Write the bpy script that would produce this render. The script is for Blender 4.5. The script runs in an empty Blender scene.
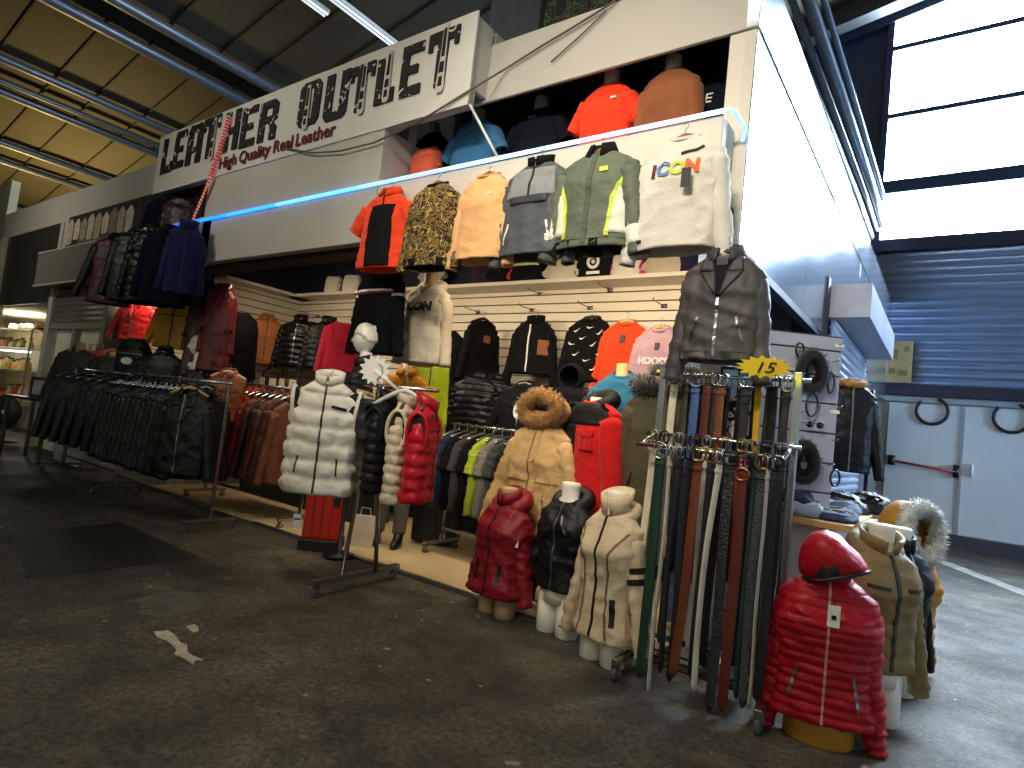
import bpy, math, random
from mathutils import Vector, Matrix, noise, Euler
from mathutils.bvhtree import BVHTree
random.seed(7)
SC = bpy.context.scene
COL = SC.collection
PI = math.pi

# ------------------------------------------------------------------ camera
FPX = 610.0
CAM_H = 1.3
RIGHT = Vector((0.80536412, 0.5820889, 0.1120765))
UP = Vector((-0.05227123, -0.11859673, 0.9915657))
FWD = Vector((-0.59047129, 0.80442982, 0.06508705))
cam_data = bpy.data.cameras.new('camera')
cam = bpy.data.objects.new('camera', cam_data)
COL.objects.link(cam)
cam_data.sensor_fit = 'HORIZONTAL'
cam_data.sensor_width = 36.0
cam_data.lens = FPX / 1024.0 * 36.0
cam_data.clip_start = 0.05
cam_data.clip_end = 200
cam.matrix_world = Matrix(((RIGHT.x, UP.x, -FWD.x, 0), (RIGHT.y, UP.y, -FWD.y, 0), (RIGHT.z, UP.z, -FWD.z, CAM_H), (0, 0, 0, 1)))
SC.camera = cam

# ------------------------------------------------------------------ world, lights, exposure
world = bpy.data.worlds.new('world')
SC.world = world
world.use_nodes = True
bgn = world.node_tree.nodes['Background']
bgn.inputs[0].default_value = (0.62, 0.74, 1.0, 1)
bgn.inputs[1].default_value = 0.035
SC.view_settings.view_transform = 'Standard'
SC.view_settings.look = 'None'
SC.view_settings.gamma = 1.0
SC.view_settings.use_curve_mapping = False
SC.view_settings.exposure = 0.0


def area(name, loc, aim, power, col, sx, sy, spread=180):
    d = bpy.data.lights.new(name, 'AREA')
    d.shape = 'RECTANGLE'
    d.size = sx
    d.size_y = sy
    d.energy = power
    d.color = col
    d.spread = math.radians(spread)
    o = bpy.data.objects.new(name, d)
    COL.objects.link(o)
    o.location = loc
    o.rotation_euler = (Vector(aim) - Vector(loc)).to_track_quat('-Z', 'Y').to_euler()
    return o


WARM = (1.0, 0.80, 0.55)
# hall lamps across the aisle, turned to the shop's fascia
HALL = (1.0, 0.90, 0.77)
area('hall_lamp', (-1.0, -2.2, 5.4), (-2.2, 3.4, 2.85), 36, HALL, 1.6, 0.5, 46)
area('hall_lamp', (-6.2, -2.2, 5.6), (-6.2, 3.4, 3.9), 19, HALL, 1.6, 0.5, 70)
area('hall_lamp', (-13.0, -2.2, 5.8), (-13.0, 3.6, 3.9), 15, HALL, 1.6, 0.5, 60)
# weaker general lamp over the aisle
area('hall_lamp', (-2.4, 0.9, 6.6), (-1.8, 3.0, 0.5), 40, (1.0, 0.86, 0.68), 2.4, 0.6, 90)
# lamps under the soffit of the shop, thrown at its back wall
for lx, pw in ((-2.1, 27), (-3.1, 16), (-4.8, 19), (-6.8, 14)):
    area('shop_lamp', (lx, 3.86, 2.72), (lx + 0.1, 5.3, 1.2), pw, WARM, 0.9, 0.15, 160)
area('shop_lamp', (-9.3, 3.9, 2.7), (-9.7, 5.2, 1.6), 20, WARM, 0.8, 0.2)
# sodium lamp behind the left wall, thrown up at the roof
area('sodium_lamp', (-20.5, 6.6, 2.6), (-18.0, 4.8, 8.0), 300, (1.0, 0.70, 0.22), 1.0, 1.0, 140)
area('neighbour_shop_lamp', (-16.6, 4.3, 2.42), (-16.6, 4.4, 0.8), 60, (1.0, 0.93, 0.8), 1.8, 0.3)
# cool daylight fill added at the right for the far wall; no gate there
area('added_cool_fill', (12.4, 9.0, 3.2), (-1.0, 13.0, 2.6), 330, (0.46, 0.69, 1.0), 5.0, 5.0, 80)


# ------------------------------------------------------------------ pixel helper, in the 1024 x 768 frame
def W(px, py, Y):
    r = RIGHT * (px - 512) + UP * (384 - py) + FWD * FPX
    t = Y / r.y
    return Vector((r.x * t, Y, CAM_H + r.z * t))


def WX(px, py, X):
    r = RIGHT * (px - 512) + UP * (384 - py) + FWD * FPX
    t = X / r.x
    return Vector((X, r.y * t, CAM_H + r.z * t))


def FL(px, py, z=0.0):
    r = RIGHT * (px - 512) + UP * (384 - py) + FWD * FPX
    t = (z - CAM_H) / r.z
    return Vector((r.x * t, r.y * t, z))


# ------------------------------------------------------------------ materials
def lin(h):
    h = h.lstrip('#')
    o = []
    for i in (0, 2, 4):
        c = int(h[i:i + 2], 16) / 255
        o.append(c / 12.92 if c <= 0.04045 else ((c + 0.055) / 1.055) ** 2.4)
    return (*o, 1)


MATS = {}


def mat(name, col, rough=0.8, bump=0.15, bscale=60, metal=0.0, var=0.12, vscale=4, sheen=0.0, spec=0.5, coat=0.0):
    if name in MATS:
        return MATS[name]
    m = bpy.data.materials.new(name)
    m.use_nodes = True
    nt = m.node_tree
    b = nt.nodes['Principled BSDF']
    c = lin(col)
    b.inputs['Roughness'].default_value = rough
    b.inputs['Metallic'].default_value = metal
    b.inputs['Specular IOR Level'].default_value = spec
    if sheen:
        b.inputs['Sheen Weight'].default_value = sheen
    if coat:
        b.inputs['Coat Weight'].default_value = coat
        b.inputs['Coat Roughness'].default_value = 0.12
    tc = nt.nodes.new('ShaderNodeTexCoord')
    n1 = nt.nodes.new('ShaderNodeTexNoise')
    n1.inputs['Scale'].default_value = vscale
    n1.inputs['Detail'].default_value = 5
    nt.links.new(tc.outputs['Object'], n1.inputs['Vector'])
    r = nt.nodes.new('ShaderNodeValToRGB')
    r.color_ramp.elements[0].position = 0.3
    r.color_ramp.elements[1].position = 0.7
    r.color_ramp.elements[0].color = tuple(x * (1 - var) for x in c[:3]) + (1,)
    r.color_ramp.elements[1].color = tuple(min(1, x * (1 + var)) for x in c[:3]) + (1,)
    nt.links.new(n1.outputs['Fac'], r.inputs['Fac'])
    nt.links.new(r.outputs['Color'], b.inputs['Base Color'])
    if bump:
        n2 = nt.nodes.new('ShaderNodeTexNoise')
        n2.inputs['Scale'].default_value = bscale
        n2.inputs['Detail'].default_value = 3
        nt.links.new(tc.outputs['Object'], n2.inputs['Vector'])
        bp = nt.nodes.new('ShaderNodeBump')
        bp.inputs['Strength'].default_value = bump
        bp.inputs['Distance'].default_value = 0.01
        nt.links.new(n2.outputs['Fac'], bp.inputs['Height'])
        nt.links.new(bp.outputs['Normal'], b.inputs['Normal'])
    MATS[name] = m
    return m


def cloth(col, **k):
    dark = max(lin(col)[:3]) < 0.03
    return mat('cloth ' + col, col, rough=k.pop('rough', 0.88), bump=0.5, bscale=k.pop('bscale', 95), sheen=0.0 if dark else 0.12, spec=0.12 if dark else 0.25, **k)


def leather(col, rough=0.42):
    return mat('leather ' + col, col, rough=rough, bump=0.35, bscale=38, spec=0.5, var=0.2)


def nylon(col, rough=0.5):
    return mat('nylon ' + col, col, rough=rough, bump=0.6, bscale=30, spec=0.3, var=0.1)


def emis(name, col, st):
    if name in MATS:
        return MATS[name]
    m = bpy.data.materials.new(name)
    m.use_nodes = True
    b = m.node_tree.nodes['Principled BSDF']
    b.inputs['Base Color'].default_value = lin(col)
    b.inputs['Emission Color'].default_value = lin(col)
    b.inputs['Emission Strength'].default_value = st
    MATS[name] = m
    return m


def print_mat(name, cols, scale, kind='noise', rough=0.85):
    """an all-over printed cloth: hard-edged patches of the given colours"""
    if name in MATS:
        return MATS[name]
    m = bpy.data.materials.new(name)
    m.use_nodes = True
    nt = m.node_tree
    b = nt.nodes['Principled BSDF']
    b.inputs['Roughness'].default_value = rough
    tc = nt.nodes.new('ShaderNodeTexCoord')
    if kind == 'noise':
        t = nt.nodes.new('ShaderNodeTexNoise')
        t.inputs['Scale'].default_value = scale
        t.inputs['Detail'].default_value = 2
        t.inputs['Distortion'].default_value = 1.2
        out = t.outputs['Fac']
    else:
        t = nt.nodes.new('ShaderNodeTexVoronoi')
        t.inputs['Scale'].default_value = scale
        out = t.outputs['Distance']
    nt.links.new(tc.outputs['Object'], t.inputs['Vector'])
    r = nt.nodes.new('ShaderNodeValToRGB')
    r.color_ramp.interpolation = 'CONSTANT'
    el = r.color_ramp.elements
    while len(el) < len(cols):
        el.new(0.5)
    for e, (p, c) in zip(el, cols):
        e.position = p
        e.color = lin(c)
    nt.links.new(out, r.inputs['Fac'])
    nt.links.new(r.outputs['Color'], b.inputs['Base Color'])
    MATS[name] = m
    return m


CHROME = mat('chrome', '#b9bcbf', rough=0.22, bump=0, metal=1.0, var=0.04)
STEEL = mat('brushed steel', '#8b8d90', rough=0.38, bump=0.05, metal=1.0, var=0.08)
BLACKM = mat('black plastic', '#0c0c0e', rough=0.45, bump=0.05)
WHITEM = mat('white plastic', '#e4dfd2', rough=0.4, bump=0.03, var=0.03)
MANNEQ = mat('mannequin white', '#e9e3d6', rough=0.3, bump=0, var=0.03)
WOOD = mat('hanger wood', '#8a5a34', rough=0.5, bump=0.2, bscale=30, var=0.25, vscale=12)
PALEWOOD = mat('pale wood', '#c79b63', rough=0.5, bump=0.15, bscale=25, var=0.18, vscale=9)
FUR_TAN = mat('tan fur', '#a8793c', rough=0.9, bump=0, var=0.5, vscale=26, sheen=0.3)
FUR_WHITE = mat('white grey fur', '#d9d8d6', rough=0.9, bump=0, var=0.25, vscale=16, sheen=0.3)
FUR_BLACK = mat('black fur', '#0d0d10', rough=0.9, bump=0, var=0.4, vscale=20, sheen=0.3)
INK = mat('black print', '#0b0b0c', rough=0.8, bump=0.05)
PAPER = mat('white paper', '#efece4', rough=0.7, bump=0.02, var=0.03)


# ------------------------------------------------------------------ mesh builder
class MB:
    def __init__(s):
        s.v, s.f = [], []

    def add(s, vs, fs):
        o = len(s.v)
        s.v += [Vector(p) for p in vs]
        s.f += [tuple(i + o for i in f) for f in fs]
        return s

    def box(s, c, size, rot=None):
        hx, hy, hz = (d / 2 for d in size)
        vs = [Vector((x, y, z)) for x in (-hx, hx) for y in (-hy, hy) for z in (-hz, hz)]
        if rot:
            e = Euler(rot).to_matrix()
            vs = [e @ p for p in vs]
        c = Vector(c)
        return s.add([p + c for p in vs], [(0, 1, 3, 2), (4, 6, 7, 5), (0, 4, 5, 1), (2, 3, 7, 6), (0, 2, 6, 4), (1, 5, 7, 3)])

    def span(s, a, b):
        a, b = Vector(a), Vector(b)
        return s.box((a + b) / 2, [abs(b[i] - a[i]) for i in range(3)])

    def loft(s, rings, cap0=True, cap1=True, closed=True, loop=False):
        n = len(rings[0])
        vs = [p for r in rings for p in r]
        fs = []
        m = len(rings)
        for i in range(m if loop else m - 1):
            k = (i + 1) % m
            for j in range(n if closed else n - 1):
                j2 = (j + 1) % n
                fs.append((i * n + j, i * n + j2, k * n + j2, k * n + j))
        if not loop:
            if cap0:
                fs.append(tuple(reversed(range(n))))
            if cap1:
                fs.append(tuple((m - 1) * n + j for j in range(n)))
        return s.add(vs, fs)

    def tube(s, pts, r, n=8, loop=False, ry=1.0):
        pts = [Vector(p) for p in pts]
        m = len(pts)
        rings = []
        up = None
        for i, p in enumerate(pts):
            if loop:
                t = pts[(i + 1) % m] - pts[i - 1]
            else:
                t = pts[min(i + 1, m - 1)] - pts[max(i - 1, 0)]
            if t.length < 1e-9:
                t = Vector((0, 0, 1))
            t.normalize()
            if up is None:
                up = Vector((0, 0, 1)) if abs(t.z) < 0.9 else Vector((0, 1, 0))
            u = up - t * up.dot(t)
            if u.length < 1e-4:
                u = t.orthogonal()
            u.normalize()
            up = u
            w = t.cross(u)
            rr = r[i] if isinstance(r, (list, tuple)) else r
            rings.append([p + (u * math.cos(2 * PI * j / n) * rr + w * math.sin(2 * PI * j / n) * rr * ry) for j in range(n)])
        return s.loft(rings, loop=loop)

    def lathe(s, prof, c=(0, 0, 0), n=20, axis='z', ex=1.0, ey=1.0):
        c = Vector(c)
        rings = []
        for r, z in prof:
            ring = []
            for j in range(n):
                a = 2 * PI * j / n
                p = Vector((r * ex * math.cos(a), r * ey * math.sin(a), z))
                if axis == 'x':
                    p = Vector((p.z, p.x, p.y))
                elif axis == 'y':
                    p = Vector((p.x, p.z, p.y))
                ring.append(c + p)
            rings.append(ring)
        return s.loft(rings)

    def prism(s, poly, y0, y1, f=None):
        """polygon in local x-z, extruded from y0 to y1"""
        n = len(poly)
        vs = [Vector((x, y0, z)) for x, z in poly] + [Vector((x, y1, z)) for x, z in poly]
        fs = [tuple(range(n)), tuple(reversed(range(n, 2 * n)))] + [(i, n + i, n + (i + 1) % n, (i + 1) % n) for i in range(n)]
        if f:
            vs = [f(p) for p in vs]
        return s.add(vs, fs)

    def mesh(s, name, m, smooth=True):
        me = bpy.data.meshes.new(name)
        me.from_pydata([tuple(p) for p in s.v], [], s.f)
        me.materials.append(m)
        import bmesh
        bm = bmesh.new()
        bm.from_mesh(me)
        bmesh.ops.recalc_face_normals(bm, faces=bm.faces)
        bm.to_mesh(me)
        bm.free()
        if smooth:
            me.polygons.foreach_set('use_smooth', [True] * len(me.polygons))
        return me

    def build(s, name, m, parent=None, smooth=True, bevel=0.0, auto=False):
        me = s.mesh(name, m, smooth)
        o = bpy.data.objects.new(name, me)
        COL.objects.link(o)
        if parent:
            o.parent = parent
        if auto:
            me.set_sharp_from_angle(angle=math.radians(38))
        if bevel:
            b = o.modifiers.new('bevel', 'BEVEL')
            b.width = bevel
            b.segments = 2
            b.limit_method = 'ANGLE'
        return o


def empty(name, label, cat, loc=(0, 0, 0), rz=0.0, group=None):
    o = bpy.data.objects.new(name, None)
    o.empty_display_size = 0.1
    COL.objects.link(o)
    o.location = loc
    o.rotation_euler = (0, 0, rz)
    o['label'] = label
    o['category'] = cat
    if group:
        o['group'] = group
    return o


def tag(o, label, cat, group=None, kind=None, loc=None, rz=None):
    o['label'] = label
    o['category'] = cat
    if group:
        o['group'] = group
    if kind:
        o['kind'] = kind
    if loc is not None:
        o.location = loc
    if rz is not None:
        o.rotation_euler = (0, 0, rz)
    return o


def struct(o, label=None):
    o['kind'] = 'structure'
    if label:
        o['label'] = label
    return o


def copy_tree(o, parent=None):
    c = o.copy()
    COL.objects.link(c)
    c.parent = parent
    for ch in list(o.children):
        copy_tree(ch, c)
    return c


def dup(o, loc, rz, label=None, group=None, sc=None):
    c = copy_tree(o)
    c.location = loc
    c.rotation_euler = (0, 0, rz)
    if label:
        c['label'] = label
    if group:
        c['group'] = group
    if sc:
        c.scale = (sc, sc, sc)
    return c


def text_mesh(txt, size, bold=0.0, xs=1.0, ext=0.002, spacing=1.0, shear=0.0):
    """(verts, faces) of lettering, centred on x and z=0 .. size, front towards -y"""
    cu = bpy.data.curves.new('t', 'FONT')
    cu.body = txt
    cu.size = size
    cu.offset = bold
    cu.extrude = ext
    cu.shear = shear
    cu.align_x = 'CENTER'
    cu.resolution_u = 3
    cu.space_character = spacing
    to = bpy.data.objects.new('t', cu)
    COL.objects.link(to)
    dg = bpy.context.evaluated_depsgraph_get()
    dg.update()
    me = bpy.data.meshes.new_from_object(to.evaluated_get(dg))
    vs = [Vector((v.co.x * xs, -v.co.z, v.co.y)) for v in me.vertices]
    fs = [tuple(p.vertices) for p in me.polygons]
    bpy.data.objects.remove(to)
    bpy.data.curves.remove(cu)
    bpy.data.meshes.remove(me)
    return vs, fs
# ------------------------------------------------------------------ garments
def lerp(tbl, t):
    for (a, x), (b, y) in zip(tbl, tbl[1:]):
        if t <= b:
            k = (t - a) / (b - a) if b > a else 0
            k = max(0, min(1, k))
            k = k * k * (3 - 2 * k)
            return x + (y - x) * k
    return tbl[-1][1]


def sarc(mb, prof, ex, ey, z0, gap=0.0, n=28, tilt=0.0):
    """sweep a closed profile [(radial offset, z)] round an ellipse, open at the front by `gap` degrees each side"""
    full = gap <= 0
    rings = []
    cnt = n if full else n + 1
    for i in range(cnt):
        a = -PI / 2 + math.radians(gap) + (2 * PI - 2 * math.radians(gap)) * i / n
        ring = []
        for ro, z in prof:
            y = (ey + ro) * math.sin(a)
            ring.append(Vector(((ex + ro) * math.cos(a), y, z0 + z + tilt * y)))
        rings.append(ring)
    mb.loft(rings, loop=full)
    return mb


class Garment:
    def __init__(g, name, label, cat, loc, rz, body, sleeves=None, L=0.70, w=0.27, wh=None, ws=None, ww=None, wn=0.085, d=0.10, dh=None,
                 drop=0.105, slv=0.60, ang=9.0, r0=0.082, r1=0.055, elbow=0.0, quilt=0, qa=0.014, fold=0.012, wrinkle=0.004, bust=0.0,
                 seed=None, group=None, sleeveless=False, fwdarm=0.0, tail=0.0, nz=50, nu=64, hollow=True, sflat=None, nd=0.03):
        g.L, g.zs, g.wn, g.ws = L, L - drop, wn, (ws or w)
        nz = max(nz, int(quilt * 9))
        g.root = empty(name, label, cat, loc, rz, group)
        g.bodym = body
        g.slm = sleeves or body
        seed = seed if seed is not None else random.random() * 50
        g.seed = seed
        wh = wh or w
        ww = ww or (w + wh) / 2
        dh = dh or d
        dn = 0.06
        sflat = sflat or (0.68 if d <= 0.105 else 0.9)
        rings = []
        for i in range(nz + 1):
            t = i / nz
            if t < 0.72:
                z = g.zs * t / 0.72
            else:
                z = g.zs + drop * (t - 0.72) / 0.28
            if z <= g.zs:
                q = z / g.zs
                hw = lerp([(0, wh), (0.38, ww), (0.78, w), (1, g.ws)], q)
                hd = lerp([(0, dh), (0.4, (d + dh) / 2 * 0.97), (0.75, d), (1, d * 0.74)], q)
            else:
                s = min(1.0, max(0.0, (z - g.zs) / drop))
                hw = wn + (g.ws - wn) * (1 - s) ** 0.96
                hd = dn + (d * 0.74 - dn) * (1 - s) ** 0.8
            ring = []
            for j in range(nu):
                a = 2 * PI * j / nu
                ca, sa = math.cos(a), math.sin(a)
                e = 2 / 2.5
                x = hw * math.copysign(abs(ca) ** e, ca)
                y = hd * math.copysign(abs(sa) ** e, sa)
                k = 1.0 if z <= g.zs else max(0.25, 1 - (z - g.zs) / drop)
                low = 1.15 - 0.6 * z / L
                dd = fold * k * low * noise.noise(Vector((x * 11 + seed, y * 7, z * 2.2 + seed)))
                dd += wrinkle * k * (noise.noise(Vector((x * 26, y * 26 + seed, z * 21))) + 0.6 * noise.noise(Vector((x * 9 + z * 17, y * 9, z * 9 - seed))))
                cr = 1 - abs(noise.noise(Vector((x * 6 + z * 4.5 + seed, y * 8, z * 8 - x * 3))))
                dd += wrinkle * 2.2 * k * (cr ** 5 - 0.3)
                cr = 1 - abs(noise.noise(Vector((x * 15 - seed, y * 9, z * 5 + x * 4))))
                dd += wrinkle * 1.3 * k * (cr ** 6 - 0.25)
                if quilt:
                    ql = quilt * z / g.zs + 0.10 * noise.noise(Vector((x * 7 + seed, y * 7, 1.7)))
                    dd += qa * k * (abs(math.sin(PI * ql)) ** 0.42 - 0.8) * (1 + 0.5 * noise.noise(Vector((x * 14, y * 14 + seed, math.floor(ql) * 2.3)))) + qa * 0.5 * k * noise.noise(Vector((x * 22 + seed, y * 22, math.floor(quilt * z / g.zs) * 3.1)))
                nrm = Vector((x / max(hw, 1e-3) ** 2, y / max(hd, 1e-3) ** 2, 0))
                if nrm.length > 1e-6:
                    nrm.normalize()
                p = Vector((x, y, z)) + nrm * dd
                if bust and y < 0:
                    for sx in (-0.085, 0.085):
                        p.y -= bust * math.exp(-((x - sx) / 0.075) ** 2 - ((z - 0.70 * L) / 0.085) ** 2)
                if tail:
                    p.z -= tail * (1 - t) ** 3 * (1 if y > 0 else 0.3) * (1 - abs(ca))
                if z > g.zs and y < 0:
                    p.z -= nd * max(0.0, (z - g.zs) / drop - 0.35) / 0.65 * abs(sa)
                p.z += 0.006 * (1 - t) * noise.noise(Vector((x * 9, y * 9, seed)))
                ring.append(p)
            rings.append(ring)
        mb = MB()
        if hollow:      # turn the hem and the neck in, so the openings read as openings
            r0_, rl = rings[0], rings[-1]
            inn = [[Vector((p.x * 0.9, p.y * 0.8, 0.07)) for p in r0_], [Vector((p.x * 0.95, p.y * 0.9, 0.004)) for p in r0_]]
            top = [[Vector((p.x * 0.9, p.y * 0.88, p.z)) for p in rl], [Vector((p.x * 0.86, p.y * 0.82, p.z - 0.055)) for p in rl]]
            rings = inn + rings + top
        mb.loft(rings)
        g.bvh = BVHTree.FromPolygons([tuple(p) for p in mb.v], mb.f)
        g.body = mb.build('body', body, g.root)
        g.sl = []
        if not sleeveless:
            for sx in (-1, 1):
                aa = math.radians(ang)
                st = Vector((sx * (g.ws - 0.045), 0, g.zs - 0.035))
                d0 = Vector((sx * math.sin(aa), -fwdarm * 0.4, -math.cos(aa))).normalized()
                a2 = aa - math.radians(elbow)
                d1 = Vector((sx * math.sin(a2), -fwdarm - elbow * 0.004, -math.cos(a2))).normalized()
                m = max(24, int(quilt * 8 * slv / (L - drop)))
                rg = []
                for i in range(m + 1):
                    t = i / m
                    h = min(t, 0.5) * slv
                    p = st + d0 * h + d1 * (max(0, t - 0.5) * slv)
                    dd = (d0 * (1 - t) + d1 * t).normalized()
                    u = Vector((0, 1, 0))
                    u = (u - dd * u.dot(dd)).normalized()
                    v = dd.cross(u)
                    r = r0 + (r1 - r0) * t ** 0.8
                    if t < 0.06:
                        r *= 0.55 + 0.45 * math.sin(PI / 2 * t / 0.06)
                    ring = []
                    for j in range(18):
                        a = 2 * PI * j / 18
                        rr = r
                        q = p + u * math.cos(a) * r + v * math.sin(a) * r * 0.8
                        cr = 1 - abs(noise.noise(Vector((q.x * 9 + seed, q.y * 9 + q.z * 6, q.z * 15 + sx * 3))))
                        rr += wrinkle * 2.6 * (cr ** 5 - 0.3)
                        rr += wrinkle * 1.8 * noise.noise(Vector((q.x * 18, q.y * 18 + seed, q.z * 26 + sx * 7)))
                        rr += fold * 0.5 * noise.noise(Vector((a * 1.1, sx * 5 + seed, t * 5)))
                        if quilt:
                            rr += qa * 0.75 * (abs(math.sin(PI * quilt * t * slv / g.zs)) ** 0.55 - 0.75)
                        ring.append(p + u * math.cos(a) * rr * sflat * 1.12 + v * math.sin(a) * rr * 0.8)
                    rg.append(ring)
                last = rg[-1]
                c = sum(last, Vector()) / 18
                rg.append([c + (p - c) * 0.82 for p in last])
                rg.append([c + (p - c) * 0.75 - d1 * 0.05 for p in last])
                sm = MB().loft(rg)
                o = sm.build('sleeve', g.slm, g.root)
                g.sl.append(dict(o=o, st=st, d0=d0, d1=d1, slv=slv, r0=r0, r1=r1, sx=sx, bvh=BVHTree.FromPolygons([tuple(p) for p in sm.v], sm.f)))

    # -- points and prints on the front
    def hit(g, x, z, off=0.003, back=False):
        if back:
            h = g.bvh.ray_cast(Vector((x, 1, z)), Vector((0, -1, 0)))
            return Vector((x, (h[0].y if h[0] else 0.08) + off, z))
        h = g.bvh.ray_cast(Vector((x, -1, z)), Vector((0, 1, 0)))
        return Vector((x, (h[0].y if h[0] else -0.08) - off, z))

    def strip(g, name, pts, wd, m, th=0.006, parent=None, step=0.02):
        """a strip of width wd laid along a polyline (x, z) on the front"""
        P = []
        for (x0, z0), (x1, z1) in zip(pts, pts[1:]):
            n = max(1, int(math.hypot(x1 - x0, z1 - z0) / step))
            for i in range(n):
                P.append((x0 + (x1 - x0) * i / n, z0 + (z1 - z0) * i / n))
        P.append(pts[-1])
        rings = []
        for i, (x, z) in enumerate(P):
            a, b = P[max(i - 1, 0)], P[min(i + 1, len(P) - 1)]
            tx, tz = b[0] - a[0], b[1] - a[1]
            l = math.hypot(tx, tz) or 1
            nx, nz_ = -tz / l * wd / 2, tx / l * wd / 2
            f0, f1 = g.hit(x + nx, z + nz_, th), g.hit(x - nx, z - nz_, th)
            b0, b1 = f0 + Vector((0, th * 2, 0)), f1 + Vector((0, th * 2, 0))
            rings.append([f0, f1, b1, b0])
        mb = MB().loft(rings)
        return mb.build(name, m, parent or g.root, smooth=False)

    def patch(g, name, poly, m, off=0.005, parent=None, nx=10, nz=10):
        """a quadrilateral (bl, br, tr, tl) of cloth in (x, z), laid on the front"""
        bl, br, tr, tl = [Vector((p[0], p[1])) for p in poly]
        fr, bk = [], []
        for i in range(nz + 1):
            t = i / nz
            a, b = bl.lerp(tl, t), br.lerp(tr, t)
            r = [g.hit(*a.lerp(b, j / nx), off) for j in range(nx + 1)]
            fr.append(r)
        rings = []
        for r in fr:
            rings.append(r + [p + Vector((0, off * 2, 0)) for p in reversed(r)])
        return MB().loft(rings).build(name, m, parent or g.root)

    def text(g, txt, x, z, size, m, name='lettering', bold=0.004, xs=1.0, parent=None, rot=0.0, spacing=1.0):
        vs, fs = text_mesh(txt, size, bold, xs, 0.0015, spacing)
        ca, sa = math.cos(rot), math.sin(rot)
        out = []
        for v in vs:
            px, pz = x + v.x * ca - v.z * sa, z + v.x * sa + v.z * ca
            h = g.hit(px, pz, 0.007)
            out.append(Vector((px, h.y + v.y, pz)))
        return MB().add(out, fs).build(name, m, parent or g.root, smooth=False)

    def shape(g, name, polys, x, z, s, m, rot=0.0, parent=None):
        """flat printed polygons on the front"""
        mb = MB()
        ca, sa = math.cos(rot), math.sin(rot)
        for poly in polys:
            pts = []
            for a, b in poly:
                px, pz = x + (a * ca - b * sa) * s, z + (a * sa + b * ca) * s
                pts.append(g.hit(px, pz, 0.006))
            ym = min(p.y for p in pts)
            pts = [Vector((p.x, ym, p.z)) for p in pts]
            n = len(pts)
            vs = pts + [p + Vector((0, 0.012, 0)) for p in pts]
            mb.add(vs, [tuple(range(n)), tuple(reversed(range(n, 2 * n)))] + [(i, n + i, n + (i + 1) % n, (i + 1) % n) for i in range(n)])
        return mb.build(name, m, parent or g.root, smooth=False)

    def band(g, side, t0, t1, m, name='sleeve_stripe', grow=0.004):
        """a ring of other cloth round a sleeve between t0 and t1 of its length"""
        s = g.sl[side]
        rg = []
        for i in range(7):
            t = t0 + (t1 - t0) * i / 6
            p = s['st'] + s['d0'] * min(t, 0.5) * s['slv'] + s['d1'] * max(0, t - 0.5) * s['slv']
            dd = (s['d0'] * (1 - t) + s['d1'] * t).normalized()
            u = Vector((0, 1, 0))
            u = (u - dd * u.dot(dd)).normalized()
            v = dd.cross(u)
            ring = []
            for j in range(20):
                a = 2 * PI * j / 20
                dr = (u * math.cos(a) + v * math.sin(a)).normalized()
                h = s['bvh'].ray_cast(p, dr)
                rr = (h[3] if h[0] else s['r1']) + grow
                ring.append(p + dr * rr)
            rg.append(ring)
        return MB().loft(rg).build(name, m, g.root)

    # -- collars
    def crew(g, m=None):
        mb = MB()
        sarc(mb, [(-0.012, 0.0), (0.006, -0.012), (0.012, 0.002), (0.0, 0.014)], g.wn, 0.064, g.L - 0.004, tilt=0.5)
        mb.build('collar', m or g.bodym, g.root)
        return g

    def shirt_collar(g, m=None, h=0.045, fall=0.05, gap=14):
        mb = MB()
        sarc(mb, [(-0.006, -0.015), (-0.012, h), (-0.004, h + 0.006), (0.03, h - fall), (0.022, h - fall - 0.008), (0.002, h - 0.015), (0.006, -0.015)], g.wn, 0.064, g.L, gap=gap, tilt=0.45)
        mb.build('collar', m or g.bodym, g.root)
        return g

    def stand(g, m=None, h=0.065, gap=5, flare=0.008):
        mb = MB()
        sarc(mb, [(-0.008, -0.02), (flare - 0.012, h), (flare + 0.008, h), (0.012, -0.02)], g.wn, 0.064, g.L, gap=gap, tilt=0.4)
        mb.build('collar', m or g.bodym, g.root)
        return g

    def lapels(g, m=None, wid=0.1, low=0.30, inner=None):
        m = m or g.bodym
        g.shirt_collar(m, 0.04, 0.06, 20)
        z0 = g.L - 0.02
        if inner:
            g.patch('shirt_front', [(-0.012, z0 - low), (0.012, z0 - low), (g.wn * 0.8, z0), (-g.wn * 0.8, z0)], inner, 0.004)
        for sx in (-1, 1):
            mid = z0 - low * 0.42
            g.patch('lapel', [(sx * 0.008, z0 - low), (sx * 0.012, z0 - low + 0.005), (sx * (wid * 0.55 + 0.055), mid), (sx * 0.03, mid)], m, 0.010, nx=5, nz=6)
            g.patch('lapel', [(sx * 0.03, mid), (sx * (wid * 0.55 + 0.055), mid), (sx * (g.wn + 0.02), z0 - 0.01), (sx * 0.06, z0 - 0.01)], m, 0.010, nx=5, nz=6)
        return g

    def zipper(g, m=None, x=0.0, z0=0.01, z1=None, wd=0.012):
        g.strip('zipper', [(x, z0), (x, z1 or g.L - 0.03)], wd, m or STEEL, 0.004)
        return g

    def pockets(g, m=None, zz=0.22, xx=0.6, ln=0.13, slant=0.03, wd=0.012):
        for sx in (-1, 1):
            x = sx * g.ws * xx
            g.strip('pocket', [(x + sx * slant, zz - ln / 2), (x, zz + ln / 2)], wd, m or BLACKM, 0.004)
        return g

    def hem(g, m, h=0.05):
        g.strip('hem_band', [(-g.ws * 0.97, h / 2), (g.ws * 0.97, h / 2)], h, m, 0.004)
        return g

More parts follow.
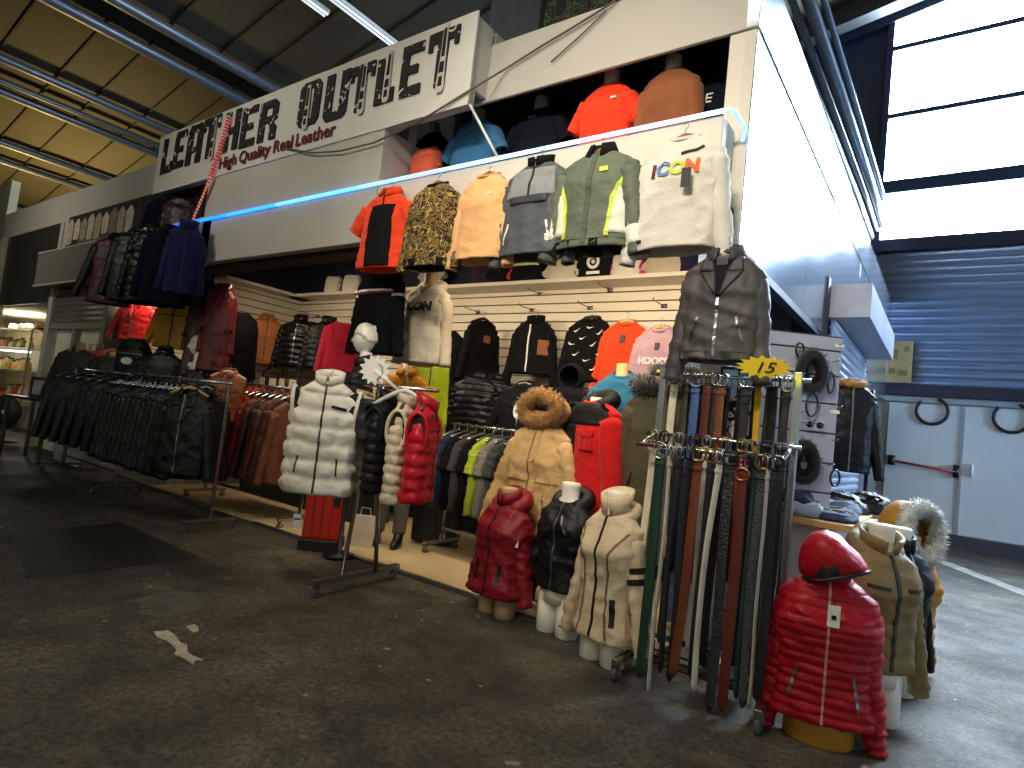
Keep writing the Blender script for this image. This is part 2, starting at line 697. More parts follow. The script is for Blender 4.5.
    def hood_down(g, m=None, s=1.0):
        mb = MB()
        rings = []
        for i in range(21):
            a = -PI * 0.32 + (PI + PI * 0.64) * i / 20
            th = 0.045 * s * (0.45 + 0.55 * math.sin(PI * i / 20) ** 0.6)
            c = Vector((math.cos(a) * (g.wn + 0.025), math.sin(a) * 0.085 + 0.03, g.L + 0.005 - 0.10 * (0.5 - 0.5 * math.sin(a)) * 0.7))
            rd = Vector((math.cos(a), math.sin(a), 0))
            up = Vector((0, 0, 1))
            rings.append([c + rd * math.cos(b) * th * 1.15 + up * math.sin(b) * th * 1.3 + Vector((0, 0, 0.01 * noise.noise(Vector((a * 3, b, g.seed))))) for b in [2 * PI * j / 12 for j in range(12)]])
        mb.loft(rings)
        return mb.build('hood', m or g.bodym, g.root)

    def hood_up(g, m=None, fur=None, size=(0.125, 0.14, 0.17), tilt=0.25, dz=0.10, dark=None, furw=0.05, turn=0.0, n=340, binding=None):
        """a raised empty hood, opening to the front"""
        ax, ay, az = size
        E = Euler((tilt, 0, turn)).to_matrix()
        C = Vector((0, 0.02, g.L + dz))
        rings = []
        for i in range(17):
            ph = PI * 0.72 * i / 16
            ring = []
            for j in range(28):
                a = 2 * PI * j / 28
                k = 1 + 0.05 * noise.noise(Vector((math.cos(a) * 2, math.sin(a) * 2, ph * 3 + g.seed)))
                ring.append(Vector((ax * math.sin(ph) * math.cos(a), ay * math.cos(ph), az * math.sin(ph) * math.sin(a) * k)))
            rings.append([C + E @ p for p in ring])
        rim = rings[-1]
        for f, ph in ((0.9, 0.70), (0.86, 0.6), (0.8, 0.4), (0.3, 0.12)):
            ph *= PI
            rings.append([C + E @ Vector((ax * f * math.sin(ph) * math.cos(a), ay * 0.86 * math.cos(ph), az * f * math.sin(ph) * math.sin(a))) for a in [2 * PI * j / 28 for j in range(28)]])
        # the last ring lies near the back: a closed double shell
        h = MB().loft(rings).build('hood', m or g.bodym, g.root)
        if binding:
            MB().tube(rim, 0.011, 8, loop=True).build('hood_binding', binding, g.root)
        if fur:
            fur_ring([p + (p - C) * 0.02 for p in rim], fur, furw, g.root, n)
        return h


def fur_ring(pts, m, wdt, parent, n=340, name='fur_trim'):
    """a soft roll with hair standing out of it"""
    mb = MB()
    mb.tube(pts, wdt * 0.62, 10, loop=True)
    c = sum(pts, Vector()) / len(pts)
    N = len(pts)
    for k in range(n):
        f = random.random() * N
        i = int(f) % N
        p = pts[i].lerp(pts[(i + 1) % N], f - int(f))
        t = (pts[(i + 1) % N] - pts[i]).normalized()
        o = (p - c).normalized()
        q = t.cross(o)
        a = random.random() * 2 * PI
        d = (o * math.cos(a) + q * math.sin(a))
        base = p + d * wdt * 0.5
        d = (d + t * random.uniform(-.5, .5) + Vector((0, 0, -0.25))).normalized()
        ln = wdt * random.uniform(0.35, 0.85)
        s = d.orthogonal().normalized() * wdt * 0.075
        s2 = d.cross(s)
        mb.add([base + s, base - s * .5 + s2 * .8, base - s * .5 - s2 * .8, base + d * ln], [(0, 1, 3), (1, 2, 3), (2, 0, 3)])
    return mb.build(name, m, parent)


def hanger(label, loc, rz, w=0.2, m=None, hook=0.07, group=None, cat='hanger', drop=0.07):
    """clothes hanger, origin at the top of its hook"""
    r = empty('clothes_hanger', label, cat, loc, rz, group)
    z = -hook - 0.02
    a = MB()
    pts = []
    for i in range(17):
        x = -w + 2 * w * i / 16
        pts.append((x, 0, z + 0.012 - drop * (abs(x) / w) ** 1.3))
    a.tube(pts, [0.012 + 0.006 * (1 - abs(i - 8) / 8) for i in range(17)], 8, ry=0.75)
    a.build('arms', m or WOOD, r)
    h = MB()
    h.tube([(0, 0, z), (0, 0, z + 0.035)] + [(0.016 * math.cos(t) - 0.0, 0, -0.018 + 0.018 * math.sin(t)) for t in [-PI / 2 + i * PI * 1.35 / 9 for i in range(10)]], 0.0028, 6)
    h.build('hook', STEEL, r)
    return r


def torso_form(name, label, loc, rz, L, legs=True, mtl=None, neck=True, w=0.15, group=None, hip=0.16, leg=0.16, cat='mannequin'):
    """body form inside a garment: neck with cap above, stumps of thighs below"""
    m = mtl or MANNEQ
    r = empty(name, label, cat, loc, rz, group)
    b = MB()
    prof = [(0.0, 0.12, 0.10), (0.10, 0.145, 0.105), (0.22, 0.125, 0.085), (0.36, 0.115, 0.08), (0.52, 0.14, 0.09), (0.62, 0.15, 0.075), (0.68, 0.10, 0.06), (0.72, 0.058, 0.055), (0.78, 0.06, 0.058), (0.81, 0.064, 0.062), (0.822, 0.058, 0.056), (0.826, 0.04, 0.038)]
    k = (L - leg) / 0.72
    b.loft([[Vector((hx * math.cos(a), hy * math.sin(a), leg + z * k)) for a in [2 * PI * j / 24 for j in range(24)]] for z, hx, hy in prof])
    b.build('torso', m, r)
    if legs:
        for sx in (-1, 1):
            g = MB()
            g.loft([[Vector((sx * cx + rr * math.cos(a), rr * 1.05 * math.sin(a), z)) for a in [2 * PI * j / 18 for j in range(18)]] for z, cx, rr in ((0.0, 0.078, 0.066), (0.004, 0.078, 0.07), (leg * .5, 0.075, 0.074), (leg + 0.06, 0.07, 0.08))])
            g.build('thigh', m, r)
    return r
# ------------------------------------------------------------------ the setting
YF, YM, YB = 3.45, 3.68, 5.5          # parapet front, column front, back wall of the shop
XS = -1.12                            # side wall of the shop
FAR = 13.58


def shader_floor():
    m = bpy.data.materials.new('worn asphalt')
    m.use_nodes = True
    nt = m.node_tree
    b = nt.nodes['Principled BSDF']
    tc = nt.nodes.new('ShaderNodeTexCoord')

    def noi(scale, detail=6, rough=0.6, dist=0):
        n = nt.nodes.new('ShaderNodeTexNoise')
        n.inputs['Scale'].default_value = scale
        n.inputs['Detail'].default_value = detail
        n.inputs['Roughness'].default_value = rough
        n.inputs['Distortion'].default_value = dist
        nt.links.new(tc.outputs['Object'], n.inputs['Vector'])
        return n

    def ramp(src, a, b_, c0, c1):
        r = nt.nodes.new('ShaderNodeValToRGB')
        r.color_ramp.elements[0].position = a
        r.color_ramp.elements[1].position = b_
        r.color_ramp.elements[0].color = c0
        r.color_ramp.elements[1].color = c1
        nt.links.new(src, r.inputs['Fac'])
        return r

    def mix(f, a, b_, mode='MIX'):
        x = nt.nodes.new('ShaderNodeMixRGB')
        x.blend_type = mode
        if isinstance(f, float):
            x.inputs[0].default_value = f
        else:
            nt.links.new(f, x.inputs[0])
        nt.links.new(a, x.inputs[1])
        nt.links.new(b_, x.inputs[2])
        return x
    big = ramp(noi(0.55, 7, 0.62, 0.6).outputs['Fac'], 0.36, 0.66, lin('#353129'), lin('#655f52'))
    mid = ramp(noi(3.2, 9, 0.72, 0.3).outputs['Fac'], 0.36, 0.64, (0.42, 0.41, 0.40, 1), (1.25, 1.23, 1.2, 1))
    c = mix(1.0, big.outputs[0], mid.outputs[0], 'MULTIPLY')
    fine = ramp(noi(34, 5, 0.75).outputs['Fac'], 0.38, 0.64, (0.42, 0.42, 0.42, 1), (1.6, 1.58, 1.52, 1))
    c = mix(1.0, c.outputs[0], fine.outputs[0], 'MULTIPLY')
    # pale specks and scuffs
    spk = ramp(noi(9.5, 3, 0.5).outputs['Fac'], 0.70, 0.72, (0, 0, 0, 1), (1, 1, 1, 1))
    pale = nt.nodes.new('ShaderNodeRGB')
    pale.outputs[0].default_value = lin('#8f8a7d')
    c = mix(spk.outputs[0], c.outputs[0], pale.outputs[0])
    nt.links.new(c.outputs[0], b.inputs['Base Color'])
    rr = ramp(noi(1.4, 6, 0.6).outputs['Fac'], 0.3, 0.7, (0.5, 0.5, 0.5, 1), (0.85, 0.85, 0.85, 1))
    nt.links.new(rr.outputs[0], b.inputs['Roughness'])
    bp = nt.nodes.new('ShaderNodeBump')
    bp.inputs['Strength'].default_value = 0.5
    bp.inputs['Distance'].default_value = 0.02
    nt.links.new(noi(38, 6, 0.7).outputs['Fac'], bp.inputs['Height'])
    nt.links.new(bp.outputs['Normal'], b.inputs['Normal'])
    return m


fl = MB()
fl.span((-34, -9, -0.2), (13, FAR + 0.6, 0))
struct(fl.build('floor', shader_floor(), smooth=False))

# darker repair patches and the old paint stroke, lying on the asphalt
tarm = mat('tar patch', '#232220', rough=0.6, bump=0.5, bscale=45, var=0.35, vscale=6)
paintm = mat('old road paint', '#b9b196', rough=0.8, bump=0.4, bscale=40, var=0.3, vscale=14)
concm = mat('light repair', '#5d584d', rough=0.8, bump=0.4, bscale=40, var=0.25, vscale=9)


def flat_patch(px, z, m, name='trim_1', jag=0.03):
    P = [FL(x, y) for x, y in px]
    out = []
    for i, p in enumerate(P):
        q = P[(i + 1) % len(P)]
        n = max(2, int((q - p).length / 0.06))
        for k in range(n):
            r = p.lerp(q, k / n)
            out.append(r + Vector((random.uniform(-jag, jag), random.uniform(-jag, jag), 0)))
    mb = MB()
    n = len(out)
    mb.add([Vector((p.x, p.y, z)) for p in out] + [Vector((p.x, p.y, -0.02)) for p in out],
           [tuple(range(n)), tuple(reversed(range(n, 2 * n)))] + [(i, n + i, n + (i + 1) % n, (i + 1) % n) for i in range(n)])
    return struct(mb.build(name, m, smooth=False))


flat_patch([(25, 533), (120, 522), (202, 559), (24, 578)], 0.003, tarm, 'trim_1', 0.012)
flat_patch([(130, 601), (160, 588), (216, 598), (205, 609), (150, 616)], 0.003, concm, 'trim_2', 0.055)
flat_patch([(154, 633), (166, 630), (199, 660), (190, 664)], 0.004, paintm, 'trim_3', 0.018)
flat_patch([(187, 627), (195, 625), (199, 631), (192, 633)], 0.004, paintm, 'trim_4', 0.01)
flat_patch([(934, 561), (940, 559), (1050, 600), (1050, 606)], 0.003, mat('pale line', '#8f8c82', rough=0.8, bump=0.3, var=0.3), 'trim_5', 0.01)

# pale floor of the shop
sf = MB()
sf.span((-8.2, 3.66, 0), (-1.4, YB, 0.02))
vinyl = mat('pale vinyl', '#cdb68c', rough=0.55, bump=0.05, var=0.1, vscale=3)
sfo = sf.build('floor_shop', vinyl, smooth=False)
sfo.name = 'floor'
struct(sfo)
ed = MB().span((-5.7, 3.6, 0), (-1.5, 3.66, 0.022))
struct(ed.build('trim_6', STEEL, smooth=False))

BEIGE = mat('painted fascia', '#b9b4aa', rough=0.6, bump=0.04, var=0.05, vscale=1.5)
CREAM = mat('cream panel', '#cdc5b3', rough=0.5, bump=0.03, var=0.04, vscale=1.5)
NAVY = mat('dark navy lining', '#1a2036', rough=0.8, bump=0.1)
DARK = mat('dark soffit', '#0d0c0c', rough=0.8, bump=0.1)
SLATE = mat('slate blue panel', '#5a6f93', rough=0.5, bump=0.05, var=0.1, vscale=2)

# parapet under the LED line, and the taller front panel on the left
ledR, ledL = W(724, 115, YF), W(138, 235, YF)
ZL = 3.26
p = MB()
p.span((-4.24, YF, 2.76), (ledR.x, YM - 0.01, ZL))
struct(p.build('wall_parapet', CREAM, smooth=False, bevel=0.01))
p = MB()
p.span((W(203, 222, YF).x, YF, 2.76), (-4.30, YF + 0.1, 3.80))
p.span((-4.30, YF, 2.76), (-4.245, 4.3, 3.80))
struct(p.build('wall_front', BEIGE, smooth=False, bevel=0.006))
# soffit and shop ceiling
p = MB()
p.span((-8.72, YF + 0.1, 2.72), (XS - 0.05, YM + 0.1, 2.755))
struct(p.build('ceiling_soffit', DARK, smooth=False))
p = MB()
p.span((-10.5, YM + 0.1, 3.55), (-4.3, YB + 0.1, 3.6))
p.span((-4.3, 4.36, 3.55), (XS - 0.5, YB + 0.1, 3.6))
struct(p.build('ceiling', DARK, smooth=False))
# recess above the parapet
p = MB()
p.span((-4.24, YM, 3.16), (-1.45, 4.3, 3.2))
struct(p.build('trim_7', NAVY, smooth=False))
p = MB()
p.span((-4.24, 4.3, 3.16), (-1.3, 4.36, 4.4))
struct(p.build('wall_recess', NAVY, smooth=False))
p = MB()
p.span((-4.24, YM + 0.1, 4.3), (-1.3, 4.3, 4.35))
struct(p.build('ceiling_recess', NAVY, smooth=False))
# upper fascia band, right column
p = MB()
p.span((-4.3, YM, 3.93), (XS, YM + 0.03, 4.43))
struct(p.build('wall_fascia', BEIGE, smooth=False, bevel=0.006))
cl = W(728, 60, YM).x
p = MB()
p.span((cl, YM, 0), (XS - 0.004, YM + 0.12, 3.915))
p.span((cl, YM + 0.12, 0), (cl + 0.05, 4.3, 3.915))
struct(p.build('wall_column', CREAM, smooth=False, bevel=0.006))
# body of the taller sign box
p = MB()
p.span((-8.72, YF + 0.03, 3.80), (-3.30, YF + 0.09, 4.56))
p.span((-3.34, YF + 0.09, 3.96), (-3.30, YM - 0.002, 4.56))
p.span((-3.34, YM + 0.035, 4.44), (-3.30, 4.2, 4.56))
p.span((-8.72, YM + 0.1, 3.36), (-4.3, YM + 0.2, 4.5))
struct(p.build('wall_sign_box', BEIGE, smooth=False))

# glossy side wall, which mirrors the big window
gl = bpy.data.materials.new('glossy white side panel')
gl.use_nodes = True
b = gl.node_tree.nodes['Principled BSDF']
b.inputs['Base Color'].default_value = lin('#bac7da')
b.inputs['Metallic'].default_value = 0.85
tc = gl.node_tree.nodes.new('ShaderNodeTexCoord')
nz = gl.node_tree.nodes.new('ShaderNodeTexNoise')
nz.inputs['Scale'].default_value = 1.3
gl.node_tree.links.new(tc.outputs['Object'], nz.inputs['Vector'])
mr = gl.node_tree.nodes.new('ShaderNodeMapRange')
mr.inputs[3].default_value = 0.10
mr.inputs[4].default_value = 0.22
gl.node_tree.links.new(nz.outputs['Fac'], mr.inputs[0])
gl.node_tree.links.new(mr.outputs[0], b.inputs['Roughness'])
p = MB()
p.span((XS - 0.08, YM, 2.53), (XS, 5.62, 3.895))
p.span((XS - 0.08, 5.628, 2.53), (XS, 8.9, 3.895))
p.span((XS - 0.08, 8.908, 2.53), (XS, FAR - 0.02, 3.895))
p.span((XS - 0.08, YM, 3.94), (XS, FAR - 0.02, 4.43))
struct(p.build('wall_right', gl, smooth=False, bevel=0.004))
p = MB()
p.span((XS - 0.1, YM + 0.1, 3.89), (XS - 0.04, FAR - 0.02, 3.945))
p.span((XS - 0.06, YM + 0.01, 2.47), (XS + 0.012, 6.6, 2.528))
struct(p.build('trim_8', mat('dark joint', '#1b2233', rough=0.6), smooth=False))
# roof of the shop
p = MB()
p.span((-4.2, YM + 0.1, 4.36), (XS - 0.08, FAR - 0.02, 4.42))
struct(p.build('ceiling_shop_roof', DARK, smooth=False))
# set-back wall under the glossy panel
p = MB()
p.span((-1.62, 4.37, 0), (-1.56, 6.7, 3.0))
struct(p.build('wall_right_lower', SLATE, smooth=False))
p = MB()
p.span((XS - 0.3, 6.62, 0), (XS + 0.02, 6.76, 3.12))
struct(p.build('trim_9', mat('dark blue post', '#141d30', rough=0.5), smooth=False))

# slatwall: boards with grooves between, one mesh a wall
SLAT = mat('cream slatwall', '#d9cfbb', rough=0.42, bump=0.03, var=0.03)
GROOVE = mat('slatwall groove', '#4a4236', rough=0.7)


def slatwall(name, a, b, z0, z1, axis):
    mb = MB()
    z = z0
    while z < z1:
        zt = min(z + 0.088, z1)
        if axis == 'y':
            mb.span((a, b - 0.025, z), (a + 0, b, z)) if False else None
            mb.span((a[0], a[1] - 0.025, z), (b[0], a[1], zt))
        else:
            mb.span((a[0], a[1], z), (a[0] + 0.025, b[1], zt))
        z += 0.1
    struct(mb.build(name, SLAT, smooth=False, bevel=0.004))
    g = MB()
    if axis == 'y':
        g.span((a[0], a[1] - 0.012, z0), (b[0], a[1] + 0.05, z1))
    else:
        g.span((a[0] - 0.05, a[1], z0), (a[0] + 0.012, b[1], z1))
    struct(g.build(name + '_groove', GROOVE, smooth=False))


slatwall('wall_back', (-8.2, YB), (-1.6, YB), 0.25, 2.8, 'y')
slatwall('wall_partition', (-8.2, 4.12), (-8.2, YB - 0.03), 0.25, 2.8, 'x')
slatwall('wall_left', (-10.4, 3.8), (-10.4, YB), 0.25, 2.75, 'x')
p = MB()
p.span((-8.2, YB + 0.02, 2.8), (-1.6, YB + 0.08, 3.6))
p.span((-10.5, YB + 0.02, 0), (-8.2, YB + 0.08, 3.6))
p.span((-8.25, 4.12, 2.8), (-8.2, YB, 3.6))
struct(p.build('wall_back_upper', NAVY, smooth=False))
p = MB()
p.span((-8.42, 4.0, 0), (-8.2, 4.12, 2.72))
struct(p.build('trim_10', CREAM, smooth=False, bevel=0.005))
p = MB()
p.span((-8.1, YB - 0.34, 2.79), (-1.62, YB, 2.83))
p.span((-8.2, 4.12, 2.79), (-7.86, YB, 2.83))
sh = p.build('wall_shelf', mat('white shelf', '#d8d0be', rough=0.45, bump=0.02, var=0.03), smooth=False, bevel=0.004)
tag(sh, 'long cream shelf running round the top of the slatted shop wall', 'shelf')

# dark lintel behind the hanging jackets, left bay
p = MB()
p.span((-10.4, YM, 2.5), (-8.72, YM + 0.1, 3.36))
struct(p.build('trim_11', mat('brown lintel', '#2a2420', rough=0.7), smooth=False))

# the left run of the front: poster wall, roller shutter, white wall, dark window, neighbour's shop
p = MB()
p.span((-12.7, YM, 3.36), (-8.72, YM + 0.1, 4.43))
p.span((-16.4, YM, 3.92), (-12.7, YM + 0.1, 4.45))
p.span((-12.86, YM, 0), (-12.66, YM + 0.1, 3.92))
struct(p.build('wall_front_left', BEIGE, smooth=False))


def corrug(mb, a, b, z0, z1, pitch, amp, axis='y'):
    """horizontal roller-shutter laths"""
    n = max(2, int((z1 - z0) / pitch))
    k = 6
    A, B = [], []
    for i in range(n * k + 1):
        z = z0 + (z1 - z0) * i / (n * k)
        o = amp * abs(math.sin(PI * i / k)) ** 0.7
        if axis == 'y':
            A.append(Vector((a[0], a[1] - o, z)))
            B.append(Vector((b[0], a[1] - o, z)))
        else:
            A.append(Vector((a[0] + o, a[1], z)))
            B.append(Vector((a[0] + o, b[1], z)))
    off = Vector((0, 0.05, 0)) if axis == 'y' else Vector((-0.05, 0, 0))
    A2, B2 = [p + off for p in reversed(A)], [p + off for p in reversed(B)]
    mb.loft([A + A2, B + B2])


GREYSH = mat('grey shutter', '#7d786c', rough=0.45, bump=0.02, metal=0.5)
p = MB()
corrug(p, (-12.66, YM + 0.06), (-10.4, YM + 0.06), 2.14, 3.36, 0.085, 0.018)
struct(p.build('window_shutter', GREYSH, smooth=True)).name = 'window_1'
p = MB()
p.span((-12.66, YM + 0.04, 2.04), (-10.4, YM + 0.12, 2.14))
p.span((-11.72, YM + 0.05, 0), (-11.6, YM + 0.13, 2.04))
p.span((-10.46, YM + 0.0, 0), (-10.3, YM + 0.12, 2.8))
struct(p.build('trim_12', mat('grey frame', '#8c867a', rough=0.5), smooth=False))
p = MB()
p.span((-12.66, YM + 0.14, 0), (-10.44, YM + 0.2, 2.1))
struct(p.build('wall_white', mat('white wall', '#e6ddc9', rough=0.6), smooth=False))
p = MB()
p.span((-15.75, YM, 2.5), (-12.86, YM + 0.06, 3.92))
struct(p.build('window_2', mat('dark window', '#35322c', rough=0.35, bump=0.02), smooth=False))
p = MB()
p.span((-16.0, YM - 0.05, 0), (-15.75, YM + 0.1, 3.92))
struct(p.build('trim_13', mat('cream post', '#cfc3a6', rough=0.6), smooth=False))
p = MB()
p.span((-34, YM, 0), (-16.2, YM + 0.15, 5.2))
struct(p.build('wall_far_left', mat('beige far wall', '#b7a985', rough=0.7), smooth=False))
p = MB()
p.span((-20.5, 5.6, 0), (-12.7, 5.7, 2.5))
p.span((-20.5, YM + 0.16, 2.5), (-12.7, 5.7, 2.6))
p.span((-20.6, YM + 0.16, 0), (-20.5, 5.7, 2.5))
p.span((-12.75, YM + 0.1, 0), (-12.68, 5.7, 2.5))
struct(p.build('wall_neighbour', mat('white wall', ''), smooth=False))

# far wall: white lower wall with double door, roller shutter, big window
WHT = mat('white painted wall', '#c3c8cd', rough=0.55, bump=0.05, var=0.05, vscale=2)
p = MB()
p.span((-3.5, FAR, 0), (13, FAR + 0.2, 2.7))
struct(p.build('wall_far', WHT, smooth=False))
p = MB()
p.span((-3.5, FAR - 0.03, 0), (13, FAR, 0.22))
struct(p.build('baseboard_far', mat('dark baseboard', '#3a3d45', rough=0.6), smooth=False))
dw = W(965, 402, FAR)
for i, (xa, xb) in enumerate(((-1.05, 0.08), (0.11, 1.3))):
    p = MB()
    p.span((xa, FAR - 0.06, 0.24), (xb, FAR, 2.52))
    d = struct(p.build('door_%d' % (i + 1), mat('white steel door', '#ccd1d5', rough=0.45, var=0.03), smooth=False, bevel=0.006))
    q = MB()
    if i == 0:
        q.tube([(xa + 0.13, FAR - 0.14, 1.42), (xb - 0.05, FAR - 0.14, 1.34)], 0.022, 10)
        q.build('push_bar', mat('red bar', '#a8383c', rough=0.4), d)
        q = MB()
        q.span((xa + 0.05, FAR - 0.16, 1.34), (xa + 0.16, FAR - 0.06, 1.52))
        q.span((xb - 0.09, FAR - 0.16, 1.24), (xb, FAR - 0.06, 1.46))
        q.build('bar_bracket', mat('black bracket', '#17181c', rough=0.4), d)
    else:
        q.span((xa + 0.12, FAR - 0.12, 1.28), (xa + 0.17, FAR - 0.06, 1.5))
        q.build('door_handle', mat('pale handle', '#dfe2e4', rough=0.3), d)
p = MB()
p.span((0.075, FAR - 0.09, 0.24), (0.115, FAR - 0.02, 2.52))
p.span((-1.2, FAR - 0.1, 2.54), (13, FAR - 0.0, 2.63))
struct(p.build('trim_14', mat('door strip', '#8f979f', rough=0.4), smooth=False))
p = MB()
p.span((-3.5, FAR - 0.16, 2.66), (13, FAR, 2.84))
p.span((-3.5, FAR - 0.2, 5.42), (13, FAR, 5.66))
struct(p.build('trim_15', mat('dark violet beam', '#1d1c33', rough=0.5), smooth=False))
BLUESH = mat('steel roller shutter', '#8d9bb4', rough=0.4, bump=0.02, metal=0.35, var=0.06)
p = MB()
corrug(p, (-3.5, FAR - 0.04), (13, FAR - 0.04), 2.84, 5.42, 0.15, 0.045)
struct(p.build('wall_far_shutter', BLUESH))

SL = 0.198


def roof_z(x):
    return 10.4 + SL * (x + 1.45)


FRAME = mat('dark window steel', '#22304a', rough=0.45, metal=0.2)
xl = W(887, 130, FAR).x
panes = bpy.data.materials.new('frosted daylight pane')
panes.use_nodes = True
b = panes.node_tree.nodes['Principled BSDF']
b.inputs['Base Color'].default_value = (0.8, 0.85, 0.9, 1)
b.inputs['Roughness'].default_value = 0.3
b.inputs['Emission Color'].default_value = (0.66, 0.83, 1.0, 1)
b.inputs['Emission Strength'].default_value = 75.0
bars = [W(960, 37, FAR).z, W(960, 107, FAR).z, W(960, 181, FAR).z]
p = MB()
X1 = 5.0
p.add([(xl, FAR + 0.06, 5.66), (X1, FAR + 0.06, 5.66), (X1, FAR + 0.06, roof_z(X1)), (xl, FAR + 0.06, roof_z(xl)),
       (xl, FAR + 0.1, 5.66), (X1, FAR + 0.1, 5.66), (X1, FAR + 0.1, roof_z(X1)), (xl, FAR + 0.1, roof_z(xl))],
      [(0, 1, 2, 3), (7, 6, 5, 4), (0, 4, 5, 1), (1, 5, 6, 2), (2, 6, 7, 3), (3, 7, 4, 0)])
struct(p.build('window_3', panes, smooth=False))
p = MB()
for z, h in zip(bars, (0.1, 0.1, 0.26)):
    p.span((xl, FAR - 0.12, z - h / 2), (X1, FAR + 0.05, z + h / 2))
p.span((xl - 0.09, FAR - 0.12, 5.66), (xl + 0.02, FAR + 0.05, roof_z(xl)))
for x in (3.2, X1):
    p.span((x - 0.05, FAR - 0.12, 5.66), (x + 0.05, FAR + 0.05, roof_z(x)))
p.box((xl + 3, FAR - 0.05, roof_z(xl + 3) - 0.12), (9, 0.22, 0.26), (0, -math.atan(SL), 0))
struct(p.build('trim_16', FRAME, smooth=False))
p = MB()
p.add([(-34, FAR, 5.2), (xl - 0.08, FAR, 5.2), (xl - 0.08, FAR, roof_z(xl)), (-34, FAR, roof_z(-34)),
       (-34, FAR + 0.2, 5.2), (xl - 0.08, FAR + 0.2, 5.2), (xl - 0.08, FAR + 0.2, roof_z(xl)), (-34, FAR + 0.2, roof_z(-34))],
      [(0, 1, 2, 3), (7, 6, 5, 4), (0, 4, 5, 1), (1, 5, 6, 2), (2, 6, 7, 3), (3, 7, 4, 0)])
struct(p.build('wall_far_upper', mat('dark blue cladding', '#1c2a44', rough=0.6), smooth=False))

p = MB()
p.add([(X1, FAR, 5.66), (13, FAR, 5.66), (13, FAR, roof_z(13)), (X1, FAR, roof_z(X1)),
       (X1, FAR + 0.2, 5.66), (13, FAR + 0.2, 5.66), (13, FAR + 0.2, roof_z(13)), (X1, FAR + 0.2, roof_z(X1))],
      [(0, 1, 2, 3), (7, 6, 5, 4), (0, 4, 5, 1), (1, 5, 6, 2), (2, 6, 7, 3), (3, 7, 4, 0)])
struct(p.build('wall_far_right', mat('dark blue cladding', ''), smooth=False))

# roof: cladding with ribs, purlin tubes, rafter
ROOF = mat('roof cladding', '#3b352a', rough=0.75, bump=0.25, bscale=14, var=0.22, vscale=1.1)
p = MB()
p.add([(-34, -9, roof_z(-34)), (13, -9, roof_z(13)), (13, FAR + 0.5, roof_z(13)), (-34, FAR + 0.5, roof_z(-34)),
       (-34, -9, roof_z(-34) + .2), (13, -9, roof_z(13) + .2), (13, FAR + 0.5, roof_z(13) + .2), (-34, FAR + 0.5, roof_z(-34) + .2)],
      [(0, 1, 2, 3), (7, 6, 5, 4), (0, 4, 5, 1), (1, 5, 6, 2), (2, 6, 7, 3), (3, 7, 4, 0)])
struct(p.build('ceiling_roof', ROOF, smooth=False))
p = MB()
ln = 47 / math.cos(math.atan(SL))
for k in range(16):
    y = -4.0 + 0.88 * k + (0.1 if k % 2 else 0)
    p.box((-10.5, y, roof_z(-10.5) - 0.015), (ln, 0.035, 0.04), (0, -math.atan(SL), 0))
struct(p.build('ceiling_rib', mat('dark roof seam', '#2a261e', rough=0.8), smooth=False))
PIPE = mat('grey steel tube', '#4d525a', rough=0.4, bump=0.02, metal=0.3)
for i, (x, r, dz) in enumerate(((-15.8, 0.09, 0.14), (-13.4, 0.12, 0.16), (-12.55, 0.11, 0.16), (-17.0, 0.10, 0.14), (-16.6, 0.06, 0.14), (-19.25, 0.09, 0.14), (-20.2, 0.08, 0.14), (-22.9, 0.1, 0.14), (-24.3, 0.1, 0.14), (-7.0, 0.1, 0.15), (-4.0, 0.1, 0.15))):
    q = MB().tube([(x, -8.8, roof_z(x) - dz), (x, FAR - 0.05, roof_z(x) - dz)], r, 14)
    struct(q.build('ceiling_purlin', PIPE))
p = MB()
for yy in (2.2, 9.6):
    p.box((-10.5, yy, roof_z(-10.5) - 0.42), (ln, 0.16, 0.10), (0, -math.atan(SL), 0))
    for k in range(14):
        x = -24 + k * 2.0
        z = roof_z(x)
        p.tube([(x, yy, z - 0.42), (x + 1, yy, roof_z(x + 1) - 0.06), (x + 2, yy, roof_z(x + 2) - 0.42)], 0.035, 6)
struct(p.build('ceiling_truss', mat('dark truss', '#15171c', rough=0.5), smooth=False))
p = MB()
p.box((-0.5, FAR - 0.9, roof_z(-0.5) - 0.25), (9, 0.3, 0.42), (0, -math.atan(SL), 0))
struct(p.build('ceiling_rafter', mat('dark truss', ''), smooth=False))
# pipes and cable tray along the top of the glossy wall
for dx, dz, r in ((0, 0, 0.06), (-0.14, 0.02, 0.035), (0.1, 0.05, 0.03), (-0.24, -0.1, 0.07)):
    q = MB().tube([(-1.3 + dx, 4.6, 5.42 + dz), (-1.3 + dx, 11.4, 5.78 + dz), (-1.32 + dx, FAR - 0.1, 5.85 + dz)], r, 10)
    struct(q.build('trim_17', mat('blue grey pipe', '#77828f', rough=0.35, metal=0.4)))
# unseen sides of the hall
p = MB()
p.span((13, -9, 0), (13.2, FAR, 13.5))
struct(p.build('wall_hall_right', WHT, smooth=False))
p = MB()
p.span((-34, -9.2, 0), (13.2, -9, 13.5))
struct(p.build('wall_hall_back', mat('beige far wall', ''), smooth=False))
p = MB()
p.span((-34.2, -9.2, 0), (-34, FAR, 6))
struct(p.build('wall_hall_left', mat('beige far wall', ''), smooth=False))

